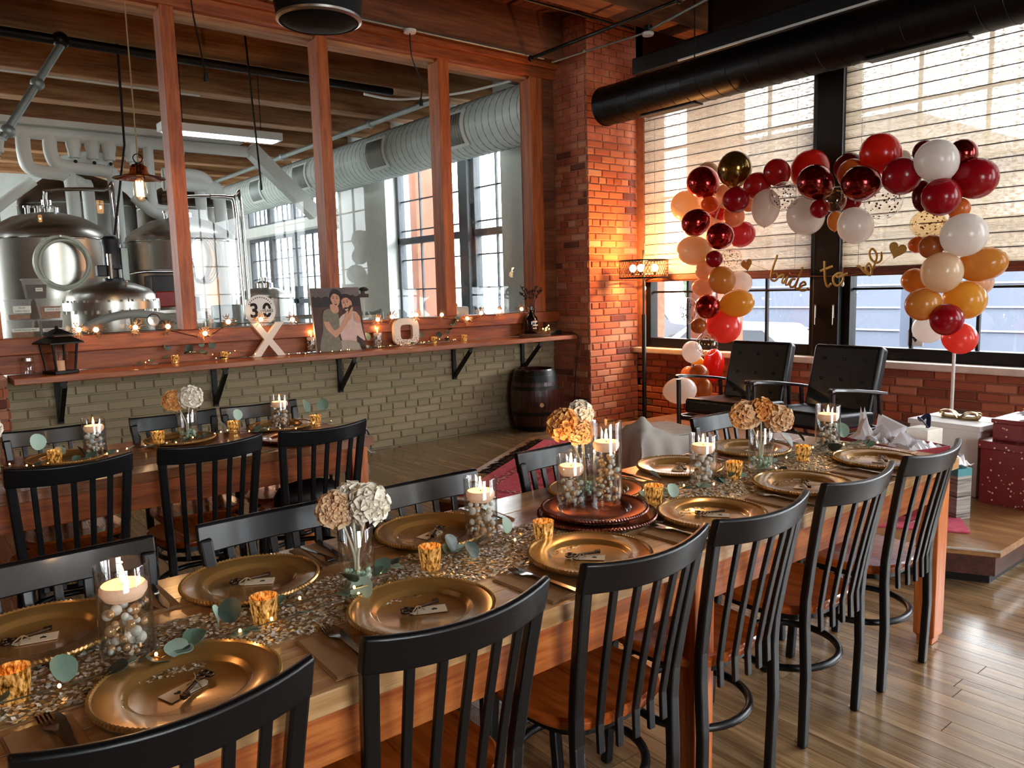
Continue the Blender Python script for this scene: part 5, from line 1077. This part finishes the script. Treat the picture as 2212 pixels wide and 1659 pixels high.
# candles, votives and greens on the shelf
for x, sd, lb in ((2.885, 51, 'pearl candle vase on the shelf left of the couple photo'), (3.54, 52, 'pearl candle vase on the shelf between the photo and letter O')):
    t = make_candle(.17, .045, sd, .55); t.location = (x, 6.41, ZS); t['label'] = lb; t['group'] = 'candle vases on the shelf'; point('candle_glow', (x, 6.41, ZS+.1805), .6, (1, .55, .22), .003)
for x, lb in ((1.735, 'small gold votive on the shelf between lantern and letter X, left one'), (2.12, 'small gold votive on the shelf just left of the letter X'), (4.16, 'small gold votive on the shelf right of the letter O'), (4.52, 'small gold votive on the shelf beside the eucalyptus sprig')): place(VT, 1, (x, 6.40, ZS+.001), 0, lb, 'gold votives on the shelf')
zs = ZS+.012
garland([(1.45, 6.38, zs), (1.62, 6.36, zs+.03), (1.9, 6.39, zs+.06), (2.05, 6.38, zs), (2.2, 6.40, zs+.05), (2.36, 6.37, zs)], 'eucalyptus garland with fairy lights on the shelf left of letter X', 10, 15, [((1.69, 6.42, zs+.09), .075, 1.35, .3, 'leaf_dark'), ((1.84, 6.41, zs+.06), .07, 1.35, -.5, 'leaf_dark'), ((2.03, 6.41, zs+.08), .07, 1.35, .2, 'leaf_dark'), ((1.95, 6.42, zs+.10), .05, 1.2, -.2, 'leaf')], .06, 9)
garland([(3.36, 6.27, zs), (3.6, 6.28, zs), (3.85, 6.29, zs+.01), (4.05, 6.38, zs), (4.2, 6.37, zs+.02), (4.4, 6.39, zs)], 'eucalyptus garland with fairy lights in front of the letter O', 14, 16, [((3.44, 6.40, zs+.06), .08, 1.3, .4, 'leaf'), ((4.02, 6.42, zs+.05), .07, 1.3, .2, 'leaf_dark'), ((4.24, 6.42, zs+.04), .06, 1.3, -.3, 'leaf_dark')], .055, 16)
garland([(4.30, 6.41, zs), (4.33, 6.41, zs+.08), (4.37, 6.40, zs+.15), (4.42, 6.39, zs+.22)], 'upright eucalyptus sprig leaning on the shelf back board', 12, 17, (), .07, 3)
garland([(2.62, 6.26, zs-.004), (2.9, 6.25, zs-.004), (3.2, 6.25, zs-.004)], 'fairy light strand lying on the shelf before the photo', 3, 18, (), .04, 9)
# growler vase on a wood slice
ws = thing('wood_slice', 'round bark edged wood slice at the brick end of the shelf', 'wood slice', (5.38, 6.31, ZS)); MB().lathe([(.001, 0), (.165, 0), (.172, .012), (.168, .03), (.001, .03)], 30).build('slice_body', 'crate_bark', ws, 50)
gv = thing('growler_vase', 'dark brown growler jug holding dried leafy stems', 'vase', (5.37, 6.36, ZS+.031)); MB().lathe([(.001, 0), (.072, 0), (.078, .01), (.078, .13), (.07, .165), (.035, .215), (.024, .24), (.024, .268), (.03, .272), (.03, .285), (.02, .286)], 28).build('jug_body', pm('brown_glass', '120705', .08, coat=.5), gv, 50)
MB().tube(catmull([(.024, 0, .25), (.05, 0, .27), (.066, 0, .25), (.055, 0, .215), (.042, 0, .2)]), .006, 8).build('jug_handle', 'brown_glass', gv, 60)
for i, (za, w_) in enumerate(((.118, .9), (.082, 1.1), (.052, .7))): MB().loft([[(.0785*math.cos(a), .0785*math.sin(a), z_) for a in [-PI/2-.45+(w_*.9-.45+.45)*k/10 for k in range(11)]] for z_ in (za, za+.018-.004*i)], False, False).build('label_print', 'paper_tag', gv)
random.seed(77); pm('dried_leaf', '2c2620', .7)
for i in range(9):
    a = i*.7; tip = Vector((.16*math.cos(a)*random.uniform(.5, 1.1), .08*math.sin(a), .40+random.uniform(0, .12))); C_ = catmull([(0, 0, .2), tip*.6+Vector((0, 0, .13)), tip], 6); MB().tube(C_, .0025, 5).build('dried_stem', 'dried_leaf', gv)
    for q in C_[5::2]:
        for s_ in (-1, 1): o = obj('leaf', leafmesh('dried_leaf'), gv); o.location = q; o.rotation_euler = (random.uniform(.4, 1.2), 0, random.uniform(0, 6.28)); o.scale = (.022, .04, .04)
sf = thing('twig_nest', 'small twig and fairy light bundle on the wood slice', 'decoration', (5.45, 6.24, ZS+.031)); random.seed(8); m = MB()
for i in range(60):
    a = random.uniform(0, 6.28); p = Vector((random.uniform(-.1, .1), random.uniform(-.05, .05), .004)); m.tube([p, p+Vector((.05*math.cos(a), .05*math.sin(a), random.uniform(.0, .05)))], .0018, 4)
tag(m.build('twigs', 'twine', sf), kind='stuff')
for i in range(7): o = obj('fairy_light', garland.fm, sf); o.location = (random.uniform(-.02, .1), random.uniform(-.05, .03), random.uniform(.02, .1)); o.scale = (2, 2, 2)
cb = thing('router_box', 'small black box with cable at the pillar end of the shelf', 'box', (5.68, 6.38, ZS)); MB().box(-.1, -.06, 0, .1, .06, .045).build('box_body', 'plug_black', cb, bevel=.004); MB().tube(catmull([(.1, -.02, .02), (.13, -.24, .01), (.14, -.29, -.1), (.10, -.27, -.4), (.12, -.2, -.95)]), .005, 6).build('cable', 'plug_black', cb, 60)
# flower shaped string lights along the sill
fp = [(1.08, 1.281), (1.193, 1.275), (1.463, 1.278), (1.697, 1.273), (1.974, 1.203), (2.165, 1.287), (2.436, 1.294), (2.712, 1.281), (3.538, 1.243), (3.69, 1.262), (3.956, 1.269), (4.248, 1.257), (4.554, 1.207), (4.73, 1.255), (4.97, 1.262), (5.265, 1.275)]
st_ = thing('string_lights', 'string of flower wreathed lights along the wooden window sill', 'string lights', (0, 0, 0)); random.seed(61)
MB().tube(catmull([(.9, 6.45, 1.243)]+[(x, 6.405, z-.03) for x, z in fp]+[(5.5, 6.43, 1.25)], 4), .003, 5).build('light_cable', 'plug_black', st_, 60)
tw = []
for s_ in range(3):
    random.seed(70+s_); m = MB()
    for i in range(34):
        a = random.uniform(0, 6.28); e = random.uniform(-.4, .9); d = Vector((math.cos(a)*math.cos(e), -abs(math.sin(e))*.5-.1, math.sin(a)*math.cos(e))); p = d*.02; q = d*random.uniform(.04, .075); m.tube([p, q], .0022, 4)
        if i % 2: m.sphere(q, .0055, None, None, 6, 4)
    tw.append(m.mesh('twig_flower', 'fringe_twig' if 'fringe_twig' in M else pm('fringe_twig', '8a6a50', .8)))
lb_ = MB().sphere((0, 0, 0), .019, None, None, 14, 8).mesh('light_bulb', 'fairy_big' if 'fairy_big' in M else pm('fairy_big', 'ffe0b0', .5, emit=7, ecol='ffbe80'), 60)
M['fairy_big'].cycles.emission_sampling = 'NONE'
for i, (x, z) in enumerate(fp):
    o = obj('twig_flower', tw[i % 3], st_); o.location = (x, 6.40, z); o.rotation_euler = (0, random.uniform(0, 6), 0); b = obj('light_bulb', lb_, o); b.location = (0, -.015, 0)
    if i % 2 == 0: point('string_light_glow', (x, 6.36, z), .5, (1, .6, .3), .006)
# ================================================================== CABLES AND PENDANTS
def cable(label, pts, plug=True, r=.006, mat='plug_black'):
    t = thing('hanging_cable', label, 'cable'); P = catmull(pts); MB().tube(P, r, 6).build('cable_run', mat, t, 60)
    if plug: MB().lathe([(.008, .03), (.018, .0), (.018, -.04), (.001, -.042)], 12, P[-1]).build('cable_plug', 'plug_black', t, 40)
    return t
cable('black cable hanging in front of the second interior pane', [(2.0, 6.25, 3.86), (2.02, 6.25, 3.6), (2.05, 6.25, 3.4), (2.08, 6.25, 3.17)])
t = cable('black cable hanging from a white ceiling rose by the third pane', [(3.92, 6.24, 3.82), (3.93, 6.24, 3.6), (4.02, 6.24, 3.4), (4.01, 6.24, 3.22)]); MB().lathe([(.001, 3.80), (.055, 3.805), (.06, 3.83), (.001, 3.845)], 24, (3.92, 6.24, 0)).build('ceiling_rose', 'plastic_white', t, 40)
ps = thing('pendant_speaker', 'black pendant speaker hanging from the ceiling above the tables', 'speaker', (1.33, 2.73, 2.47)); pm('speaker_black', '040404', .7, spec=.2)
MB().lathe([(.001, -.012), (.09, -.006), (.138, .008), (.15, .02), (.178, .22), (.17, .28), (.10, .36), (.001, .38)], 40).build('speaker_body', 'speaker_black', ps, 50); MB().lathe([(.142, .006), (.153, .012), (.153, .02)], 40).build('speaker_rim', 'steel', ps, 50); MB().tube([(0, 0, .37), (0, 0, ZC-2.47)], .006, 6).build('speaker_cable', 'plug_black', ps)
glass('bulb_amber', (1, .9, .75), 1.2); glass('copper_glass', (.62, .30, .16), 2.2)
def edison(label, loc, watts=20, shade=True, zt=3.95):
    t = thing('pendant_lamp', label, 'lamp', loc, 0, 'edison pendant lamps')
    MB().lathe([(.001, -.135), (.026, -.128), (.046, -.09), (.048, -.05), (.03, .02), (.018, .045), (.018, .06)], 24).build('bulb_glass', 'bulb_amber', t, 50)
    m = MB()
    for a in range(6): m.tube([(.020*math.cos(a), .020*math.sin(a), -.095), (.022*math.cos(a+.4), .022*math.sin(a+.4), .01)], .006, 5)
    m.build('filament', 'bulb_warm', t)
    MB().lathe([(.001, .14), (.018, .135), (.022, .06), (.016, .05), (.001, .05)], 16).build('socket', 'iron', t, 40)
    if shade: MB().lathe([(.03, .125), (.055, .11), (.06, .07), (.075, .055), (.17, .03), (.172, .027), (.075, .05)], 40).build('glass_shade', 'copper_glass', t, 50); MB().tube([(.03*math.cos(2*PI*j/20), 0, .165+.03*math.sin(2*PI*j/20)) for j in range(20)], .004, 6, closed=True).build('hook_ring', 'iron', t, 60)
    MB().tube([(0, 0, .13), (0, 0, zt-loc[2])], .0045, 6).build('lamp_cable', 'twine', t); point('pendant_glow', (loc[0], loc[1], loc[2]-.045), watts, (1, .60, .28), .012); return t
edison('glowing filament pendant lamp with copper glass shade before the brewery window', (1.47, 5.95, 2.30), 14, zt=3.95)
edison('filament pendant lamp over the room behind the camera', (-.9, 1.6, 2.7), 18); edison('filament pendant lamp over the floor right of the long table', (2.0, -.9, 2.8), 30); edison('filament pendant lamp over the far end of the back table', (-1.2, 4.6, 2.7), 12)
# ================================================================== BREWERY BEHIND THE GLASS
def tank(name, label, x, y, r, zb, zs_, dome, mat='steel', legs=True, man=True):
    t = thing(name, label, 'tank', (x, y, 0)); MB().lathe([(.001, zb-.1), (r*.8, zb-.06), (r, zb), (r, zs_)], 56).build('tank_shell', mat, t, 40)
    MB().lathe([(r, zs_), (r*.985, zs_+dome*.18), (r*.85, zs_+dome*.45), (r*.55, zs_+dome*.82), (r*.25, zs_+dome*.98), (.001, zs_+dome)], 56).build('tank_dome', mat, t, 50)
    MB().tube([(r*1.004*math.cos(2*PI*j/48), r*1.004*math.sin(2*PI*j/48), zs_) for j in range(48)], .012, 6, closed=True).build('weld_band', 'steel_bright', t, 60)
    if legs:
        for a in (.6, 2.2, 3.8, 5.4): MB().lathe([(.045, 0), (.045, zb)], 12, (r*.75*math.cos(a), r*.75*math.sin(a), 0)).build('leg', mat, t, 50)
    if man: MB().lathe([(.001, zs_+dome-.01), (.12, zs_+dome-.01), (.12, zs_+dome+.05), (.05, zs_+dome+.08), (.05, zs_+dome+.13), (.001, zs_+dome+.13)], 20).build('manway', 'steel_bright', t, 40)
    return t
t1 = tank('brew_tank', 'stainless brewing tank with coiled white hose, leftmost behind the glass', 1.45, 9.7, .62, .5, 2.13, .30); t2 = tank('brew_tank', 'stainless brewing tank split by the wooden post', 2.82, 9.7, .62, .5, 2.13, .30)
tank('brew_tank', 'tall dark stainless tank behind the pendant lamp', 2.2, 12.2, .72, .4, 2.75, .45, 'steel_dark', man=False); tank('brew_tank', 'tall dark stainless tank at far left behind the pipes', .55, 12.4, .75, .4, 2.9, .4, 'steel_dark', man=False); tank('brew_tank', 'tall dark stainless tank behind the wooden post', 3.78, 12.6, .72, .4, 2.8, .4, 'steel_dark', man=False)
tank('brew_tank', 'small pale stainless tank behind the 30 years sign', 4.0, 10.3, .38, .4, 1.45, .15, 'steel', True)
for tt, xx in ((t1, 1.0), (t2, .9)):    # clean-in-place arms on the domes
    MB().tube(catmull([(-.02, -.1, 2.42), (-.02, -.1, 2.62), (.04, -.12, 2.66), (.5, -.35, 2.66), (.58, -.38, 2.60), (.60, -.40, 1.0)], 5), .022, 8).build('spray_pipe', 'steel_bright', tt, 60)
    for k_ in range(3): MB().lathe([(.025, 2.38), (.025, 2.46), (.04, 2.46), (.04, 2.48), (.001, 2.49)], 12, (-.2+.09*k_, -.12, 0)).build('valve_fitting', 'steel_bright', tt, 50)
hc = thing('hose_coil', 'coiled white hose hanging on the leftmost tank', 'hose', (1.44, 9.02, 1.88)); m = MB()
for k_ in range(7):
    rr = .235+.012*math.sin(k_*2.1); P = [(rr*math.cos(2*PI*j/40)+.02*math.sin(k_*3), -.012*k_, (rr+.015)*math.sin(2*PI*j/40)-.012*(k_ % 3)) for j in range(40)]; MB().tube(P, .014, 8, closed=True).build('hose_loop', 'hose_white', hc, 60)
MB().tube([(-.02, .03, .25), (-.02, -.14, .25)], .01, 6).build('hose_hook', 'steel', hc)
h2 = thing('hose_coil', 'thin clear tubing coil hanging right of the wooden post', 'hose', (2.78, 9.03, 1.92))
for k_ in range(5): MB().tube([((.15+.02*(k_ % 3))*math.cos(2*PI*j/32)+.015*k_, -.01*k_, (.24+.01*k_)*math.sin(2*PI*j/32)) for j in range(32)], .007, 6, closed=True).build('hose_loop', 'plastic_white', h2, 60)
# mash tun with lid, flange bolts and motor
mt = thing('mash_tun', 'steel mash tun with bolted domed lid and mixer motor', 'tank', (1.62, 7.85, 0))
MB().lathe([(.30, .5), (.34, .55), (.34, 1.40)], 48).build('tun_shell', 'steel', mt, 40); MB().lathe([(.34, 1.40), (.40, 1.40), (.40, 1.43), (.40, 1.47), (.36, 1.47)], 48).build('lid_flange', 'steel', mt, 40); MB().lathe([(.37, 1.47), (.365, 1.53), (.32, 1.585), (.2, 1.635), (.09, 1.655), (.001, 1.66)], 48).build('lid_dome', 'steel', mt, 50)
for k_ in range(24): o = MB().lathe([(.001, 1.37), (.012, 1.37), (.012, 1.49), (.001, 1.49)], 6, (.385*math.cos(k_*2*PI/24), .385*math.sin(k_*2*PI/24), 0)).build('flange_bolt', 'steel_bright', mt)
for a in (.6, 2.7, 4.7): MB().lathe([(.03, 0), (.03, .6)], 10, (.27*math.cos(a), .27*math.sin(a), 0)).build('leg', 'steel', mt)
MB().lathe([(.001, 1.65), (.09, 1.65), (.09, 1.68), (.05, 1.69), (.05, 1.76), (.085, 1.77), (.085, 1.80), (.075, 1.80), (.075, 1.98), (.085, 2.0), (.085, 2.03), (.05, 2.06), (.001, 2.06)], 20, (.03, 0, 0)).build('mixer_motor', 'motor_dark', mt, 40); MB().box(-.11, -.06, 1.70, -.03, .03, 1.80).build('gear_box', 'motor_dark', mt, bevel=.008); MB().box(.10, -.04, 1.66, .16, .03, 1.96).build('control_box', 'galv', mt, bevel=.006)
MB().lathe([(.025, 1.68), (.025, 1.9)], 10, (-.0, -.06, 0)).build('valve_fitting', 'steel_bright', mt)
MB().tube(catmull([(-.35, -.42, 1.24), (-.15, -.45, 1.33), (.1, -.46, 1.36), (.4, -.44, 1.30), (.62, -.42, 1.18)]), .035, 12).build('suction_hose', 'rubber_grey', mt, 60); o = MB().lathe([(.001, 0), (.055, 0), (.058, .02), (.05, .025), (.048, .015), (.001, .014)], 24).build('pressure_gauge', 'steel_bright', mt, 40); o.matrix_local = rot(PI/2, 0, 0, (.22, -.47, 1.30)); MB().tube(catmull([(.08, -.2, 1.66), (.06, -.36, 1.5), (.05, -.43, 1.2), (.04, -.43, .9)]), .006, 5).build('rope', 'rope_tan', mt, 60)
# red/black pump unit, blue pump, drum, clear panels
rb = thing('pump_unit', 'black and red pump unit beside the first wooden post', 'pump', (2.26, 8.5, 0)); MB().box(-.16, -.15, 1.50, .16, .15, 1.72).build('motor_hood', 'motor_dark', rb, bevel=.01); MB().box(-.14, -.17, 1.40, .17, .14, 1.56).build('pump_body', 'red_paint', rb, bevel=.012); MB().box(-.35, -.2, 1.34, .4, .2, 1.37).build('cart_top', 'steel', rb)
for sx in (-.3, .35):
    for sy in (-.17, .17): MB().lathe([(.018, 0), (.018, 1.34)], 8, (sx, sy, 0)).build('leg', 'steel', rb)
MB().tube(catmull([(-.4, 0, 1.72), (-.2, 0, 1.76), (.2, 0, 1.77), (.22, 0, 1.87), (.3, 0, 1.87), (.32, 0, 1.7)]), .018, 8).build('spray_pipe', 'steel_bright', rb, 60)
bp_ = thing('blue_pump', 'blue and white pump with hooked pipe right of the post', 'pump', (2.24, 7.55, 0)); MB().box(-.03, -.06, 1.36, .05, .06, 1.50).build('pump_body', 'pump_blue', bp_, bevel=.008); MB().tube(catmull([(-.04, 0, 1.2), (-.05, 0, 1.62), (-.02, 0, 1.68), (.02, 0, 1.66), (.03, 0, 1.52)]), .015, 8).build('hook_pipe', 'white_pvc', bp_, 60); MB().box(-.08, -.1, 1.27, .12, .1, 1.29).build('stand_top', 'plastic_white', bp_); MB().lathe([(.02, 0), (.02, 1.27)], 10, (.1, 0, 0)).build('leg', 'steel', bp_)
dr = thing('steel_drum', 'pale steel drum standing behind the window sill', 'drum', (2.58, 7.62, 0)); MB().lathe([(.14, .7), (.145, .71), (.145, 1.40), (.135, 1.41), (.13, 1.40), (.13, 1.3)], 36).build('drum_shell', 'galv', dr, 40); MB().lathe([(.11, 0), (.11, .7)], 20).build('drum_stand', 'galv', dr)
pb_ = thing('machine_arm', 'tall white metal arm with gauge beside the window', 'machine', (4.05, 7.7, 0)); MB().tube([(-.05, 0, 0), (-.03, 0, 1.5)], .012, 8).build('arm_post', 'white_pvc', pb_); MB().tube([(.05, 0, 0), (.05, 0, 1.45)], .012, 8).build('arm_post', 'white_pvc', pb_); MB().tube([(-.10, 0, 0), (-.09, 0, 1.56)], .008, 8).build('arm_post', 'white_pvc', pb_); MB().box(-.1, -.03, 1.44, .1, .03, 1.48).sphere((.06, 0, 1.53), .06, .04, .025, 12, 8).box(.03, -.02, 1.47, .06, .02, 1.52).build('arm_head', 'motor_dark', pb_)
tb_ = thing('toolbox', 'beige instrument case on the brewery side of the sill', 'case', (4.66, 6.78, 1.2105)); MB().box(-.15, -.08, 0, .15, .08, .11).build('case_body', 'plastic_white', tb_, bevel=.02); MB().tube(catmull([(-.05, 0, .11), (-.04, 0, .14), (.04, 0, .14), (.05, 0, .11)]), .006, 6).build('case_handle', 'steel', tb_, 60)
struct(MB().box(-.6, 6.665, 1.185, 5.7, 6.92, 1.21).build('sill_brewery', 'pine_frame_x', bevel=.004))
# ingredient tubs
def tub(x, z, h, fill, fh, label, lines, rz=0):
    t = thing('ingredient_tub', label, 'tub', (x, 6.78, z), rz, 'ingredient tubs'); w0, w1 = .062, .078; MB().loft([[(-w, -w*.9, q), (w, -w*.9, q), (w, w*.9, q), (-w, w*.9, q)] for w, q in ((w0, 0), (w1, h-.012))]).build('tub_body', 'tub_plastic', t, None, .006); MB().loft([[(-w, -w*.92, q), (w, -w*.92, q), (w, w*.92, q), (-w, w*.92, q)] for w, q in ((w1+.006, h-.014), (w1+.006, h))]).build('tub_lid', 'tub_plastic', t)
    k_ = w0+(w1-w0)*fh*.8; MB().loft([[(-w*.94, -w*.85, q), (w*.94, -w*.85, q), (w*.94, w*.85, q), (-w*.94, w*.85, q)] for w, q in ((w0, .004), (k_, h*fh))]).build('tub_contents', fill, t)
    lw = max(len(s_) for s_ in lines)*.0085+.012; yl = -(w0+w1)/2*.9-.006; zc = h*(.5 if fh < .5 else .45)
    MB().box(-lw/2+.015, yl-.001, zc-.013*len(lines), lw/2+.015, yl, zc+.013*len(lines)).build('paper_label', 'label_paper', t)
    for i, s_ in enumerate(lines): text('label_text', s_, .017, (.015, yl-.0016, zc+.012*(len(lines)-1)-.024*i), (PI/2, 0, 0), 'ink', t, .0003, sx=.8)
tub(.775, 1.2105, .15, 'malt_fill', .42, 'lower left ingredient tub labelled 2-ROW PALE ALE MALT', ['2-ROW PALE ALE MALT']); tub(.965, 1.2105, .15, 'hops_fill', .9, 'lower right ingredient tub labelled CHOCOLATE RYE MALT', ['CHOCOLATE RYE MALT'])
tub(.765, 1.3615, .15, 'malt_fill', .25, 'middle left ingredient tub labelled MILLED 2-ROW PALE ALE', ['MILLED', '2-ROW PALE A']); tub(.965, 1.3615, .15, 'malt_fill', .62, 'middle right ingredient tub labelled CRYSTAL MALT', ['CRYSTAL MALT']); tub(.885, 1.5125, .15, 'hops_fill', .7, 'topmost ingredient tub labelled HOPS', ['HOPS'])
# white pipe manifold
mf = thing('pipe_manifold', 'white insulated pipe manifold with valves under the brewery ceiling', 'pipes', (0, 0, 0)); MB().tube([(-.6, 10.6, 3.42), (4.0, 10.6, 3.42)], .075, 14).build('header_pipe', 'white_pvc', mf, 60); MB().box(-.6, 10.45, 3.49, 3.9, 10.62, 3.56).build('header_tray', 'white_paint', mf)
def drop(pts, r=.075): MB().tube(catmull(pts, 5), r, 14).build('drop_pipe', 'white_pvc', mf, 60)
drop([(1.41, 10.6, 3.42), (1.41, 10.6, 3.15), (1.45, 10.6, 3.02), (1.6, 10.6, 2.98), (1.80, 10.6, 2.96), (1.86, 10.6, 2.85), (1.86, 10.6, 2.0)]); drop([(1.68, 10.6, 3.42), (1.68, 10.6, 3.2), (1.75, 10.6, 3.08), (2.0, 10.6, 3.05), (2.25, 10.6, 3.03), (2.33, 10.6, 2.92), (2.33, 10.6, 1.9)])
drop([(1.72, 10.75, 3.1), (2.05, 10.75, 3.2), (2.25, 10.75, 3.2), (2.3, 10.75, 3.1)]); drop([(1.85, 10.7, 2.95), (2.0, 10.7, 2.88), (2.05, 10.7, 2.8), (2.05, 10.7, 1.9)], .07); drop([(2.75, 10.6, 3.42), (2.75, 10.6, 2.75), (2.8, 10.6, 2.62), (3.0, 10.6, 2.6)], .06); drop([(2.55, 10.6, 2.75), (2.75, 10.5, 2.55), (3.0, 10.5, 2.55)], .07)
drop([(2.9, 10.6, 3.05), (3.3, 10.6, 3.06), (3.45, 10.6, 2.98), (3.45, 10.6, 2.8)]); drop([(2.9, 10.6, 2.92), (3.45, 10.6, 2.92), (3.58, 10.6, 2.82), (3.6, 10.6, 2.0)], .08); drop([(3.05, 10.6, 2.85), (3.05, 10.6, 2.0)], .07); drop([(3.35, 10.6, 2.85), (3.35, 10.6, 2.0)], .07); drop([(1.5, 10.8, 2.9), (1.2, 10.8, 2.65), (1.05, 10.8, 2.5), (1.05, 10.8, 2.35)], .06)
for x in (1.15, 1.92, 2.12, 2.30, 2.55, 3.1):
    MB().lathe([(.08, 3.38), (.085, 3.32), (.07, 3.25), (.065, 3.17), (.03, 3.16), (.025, 3.10), (.001, 3.10)], 16, (x, 10.6, 0)).build('valve_cup', 'white_pvc', mf, 50); MB().sphere((x, 10.55, 3.12), .022, None, None, 8, 6).build('valve_handle', 'plug_black', mf, 60)
MB().box(-.09, -.09, 0, .09, .09, 1.25).build('duct_chute', 'white_paint', mf).matrix_local = Matrix.Translation((4.95, 10.6, 2.62)) @ Matrix.Rotation(-.82, 4, 'Y')
fx = thing('strip_light', 'white strip light fixture under the brewery beams', 'light', (3.3, 9.3, 3.33)); MB().box(-.75, -.12, 0, .62, .12, .09).build('fixture_body', 'white_paint', fx, bevel=.006); MB().box(-.70, -.10, -.012, .57, .10, 0).build('diffuser', pm('strip_diffuser', 'f0f4f4', .5, emit=7, ecol='f0f8ff'), fx); MB().tube([(-.5, 0, .09), (-.5, 0, ZC-3.33)], .005, 6).tube([(.4, 0, .09), (.4, 0, ZC-3.33)], .005, 6).build('hanger_rod', 'iron', fx)  # diffuser emission put in to brighten the brewery
for k_, (x_, y_) in enumerate(((-1.4, 9.3), (-1.0, 7.7), (.2, 13.5))):  # extra fixtures out of view, added to light the pipes and tanks
    f2_ = dup(fx); f2_.location = (x_, y_, 3.33); f2_['label'] = ['added strip light fixture over the left end of the brewery', 'added strip light fixture near the glass, left of the mash tun', 'added strip light fixture above the rear tanks'][k_]
gdu = thing('spiral_duct', 'pale grey spiral duct with vents along the brewery windows', 'duct', (5.95, 0, 3.48)); n = 36
MB().loft([[(.33*math.cos(2*PI*j/n), y, .33*math.sin(2*PI*j/n)) for j in range(n)] for y in (6.72, 19.8)]).build('duct_tube', 'galv_duct', gdu, 60)
P = [(.332*math.cos(2*PI*i/20), 6.75+i/20*.13, .332*math.sin(2*PI*i/20)) for i in range(20*95)]; MB().tube(P, .004, 4).build('spiral_seam', 'galv', gdu)
for y in (8.1, 10.0, 12.6, 14.6):
    m = MB(); n2 = 9
    def arc(r, y_): return [(r*math.cos(a), y_, r*math.sin(a)) for a in [math.radians(150+i*75/(n2-1)) for i in range(n2)]]
    m.loft([arc(.336, y-.28), arc(.352, y-.28), arc(.352, y+.28), arc(.336, y+.28)], False, False); m.build('vent_frame', 'white_paint', gdu); m = MB(); 
    def arc2(r, y_): return [(r*math.cos(a), y_, r*math.sin(a)) for a in [math.radians(157+i*61/(n2-1)) for i in range(n2)]]
    m.loft([arc2(.355, y-.22), arc2(.355, y+.22)], False, False); m.build('vent_grille', 'steel_dark', gdu)
    m = MB(); [m.loft([arc2(.356, y-.22+.44*i/9), arc2(.362, y-.22+.44*i/9+.008)], False, False) for i in range(10)]; tag(m.build('vent_louvres', 'galv', gdu), kind='stuff')
pipe('ceiling_pipe', 'thick dark pipe crossing the brewery ceiling behind the first panes', [(-1, 8.42, 3.88), (5.0, 8.42, 3.88)], .045, 'iron', fit=((1.5, 8.42, 3.88),)); pipe('ceiling_pipe', 'grey pipe slanting down at the far left of the brewery', [(1.5, 8.4, 3.84), (.95, 8.3, 2.93)], .035, 'galv', fit=((1.27, 8.36, 3.45), (1.0, 8.31, 3.0))); pipe('ceiling_pipe', 'silver pipe running along the brewery towards the far end', [(5.35, 8.0, 3.75), (5.35, 16, 3.75)], .035, 'galv', fit=((5.35, 9.6, 3.75), (5.35, 12.6, 3.75)))
pipe('ceiling_conduit', 'thin pale conduit along a brewery beam at left', [(-.5, 9.88, 3.9), (3.2, 9.88, 3.9)], .012, 'white_pvc', 'conduit'); pipe('ceiling_conduit', 'thin white conduit curving near the brewery duct', [tuple(p) for p in catmull([(4.45, 8.1, 3.72), (4.9, 8.1, 3.72), (5.4, 7.6, 3.75), (5.7, 7.0, 3.8)])], .014, 'white_pvc', 'conduit')
pipe('hanging_rod', 'black rod hanging above the mixer motor', [(2.0, 8.5, 3.95), (1.99, 8.5, 3.0), (1.83, 8.5, 2.12)], .012, 'iron', 'rod'); pipe('hanging_rod', 'black rod hanging in front of the white chute', [(3.15, 8.2, ZC), (3.23, 8.2, 2.6)], .010, 'iron', 'rod')
pipe('guard_rail', 'grey tubular guard rail behind the sign', [tuple(p) for p in catmull([(2.9, 8.2, 1.22), (4.4, 8.2, 1.25), (4.6, 8.2, 1.15), (4.65, 8.2, 0)])], .025, 'galv', 'rail')
pipe('column_pipe', 'tall polished pipe standing right of the second tank', [tuple(p) for p in catmull([(3.0, 9.15, 2.62), (3.2, 9.15, 2.62), (3.27, 9.15, 2.55), (3.28, 9.15, 1.9), (3.3, 9.15, .2)])], .03, 'steel_bright', 'pipe')
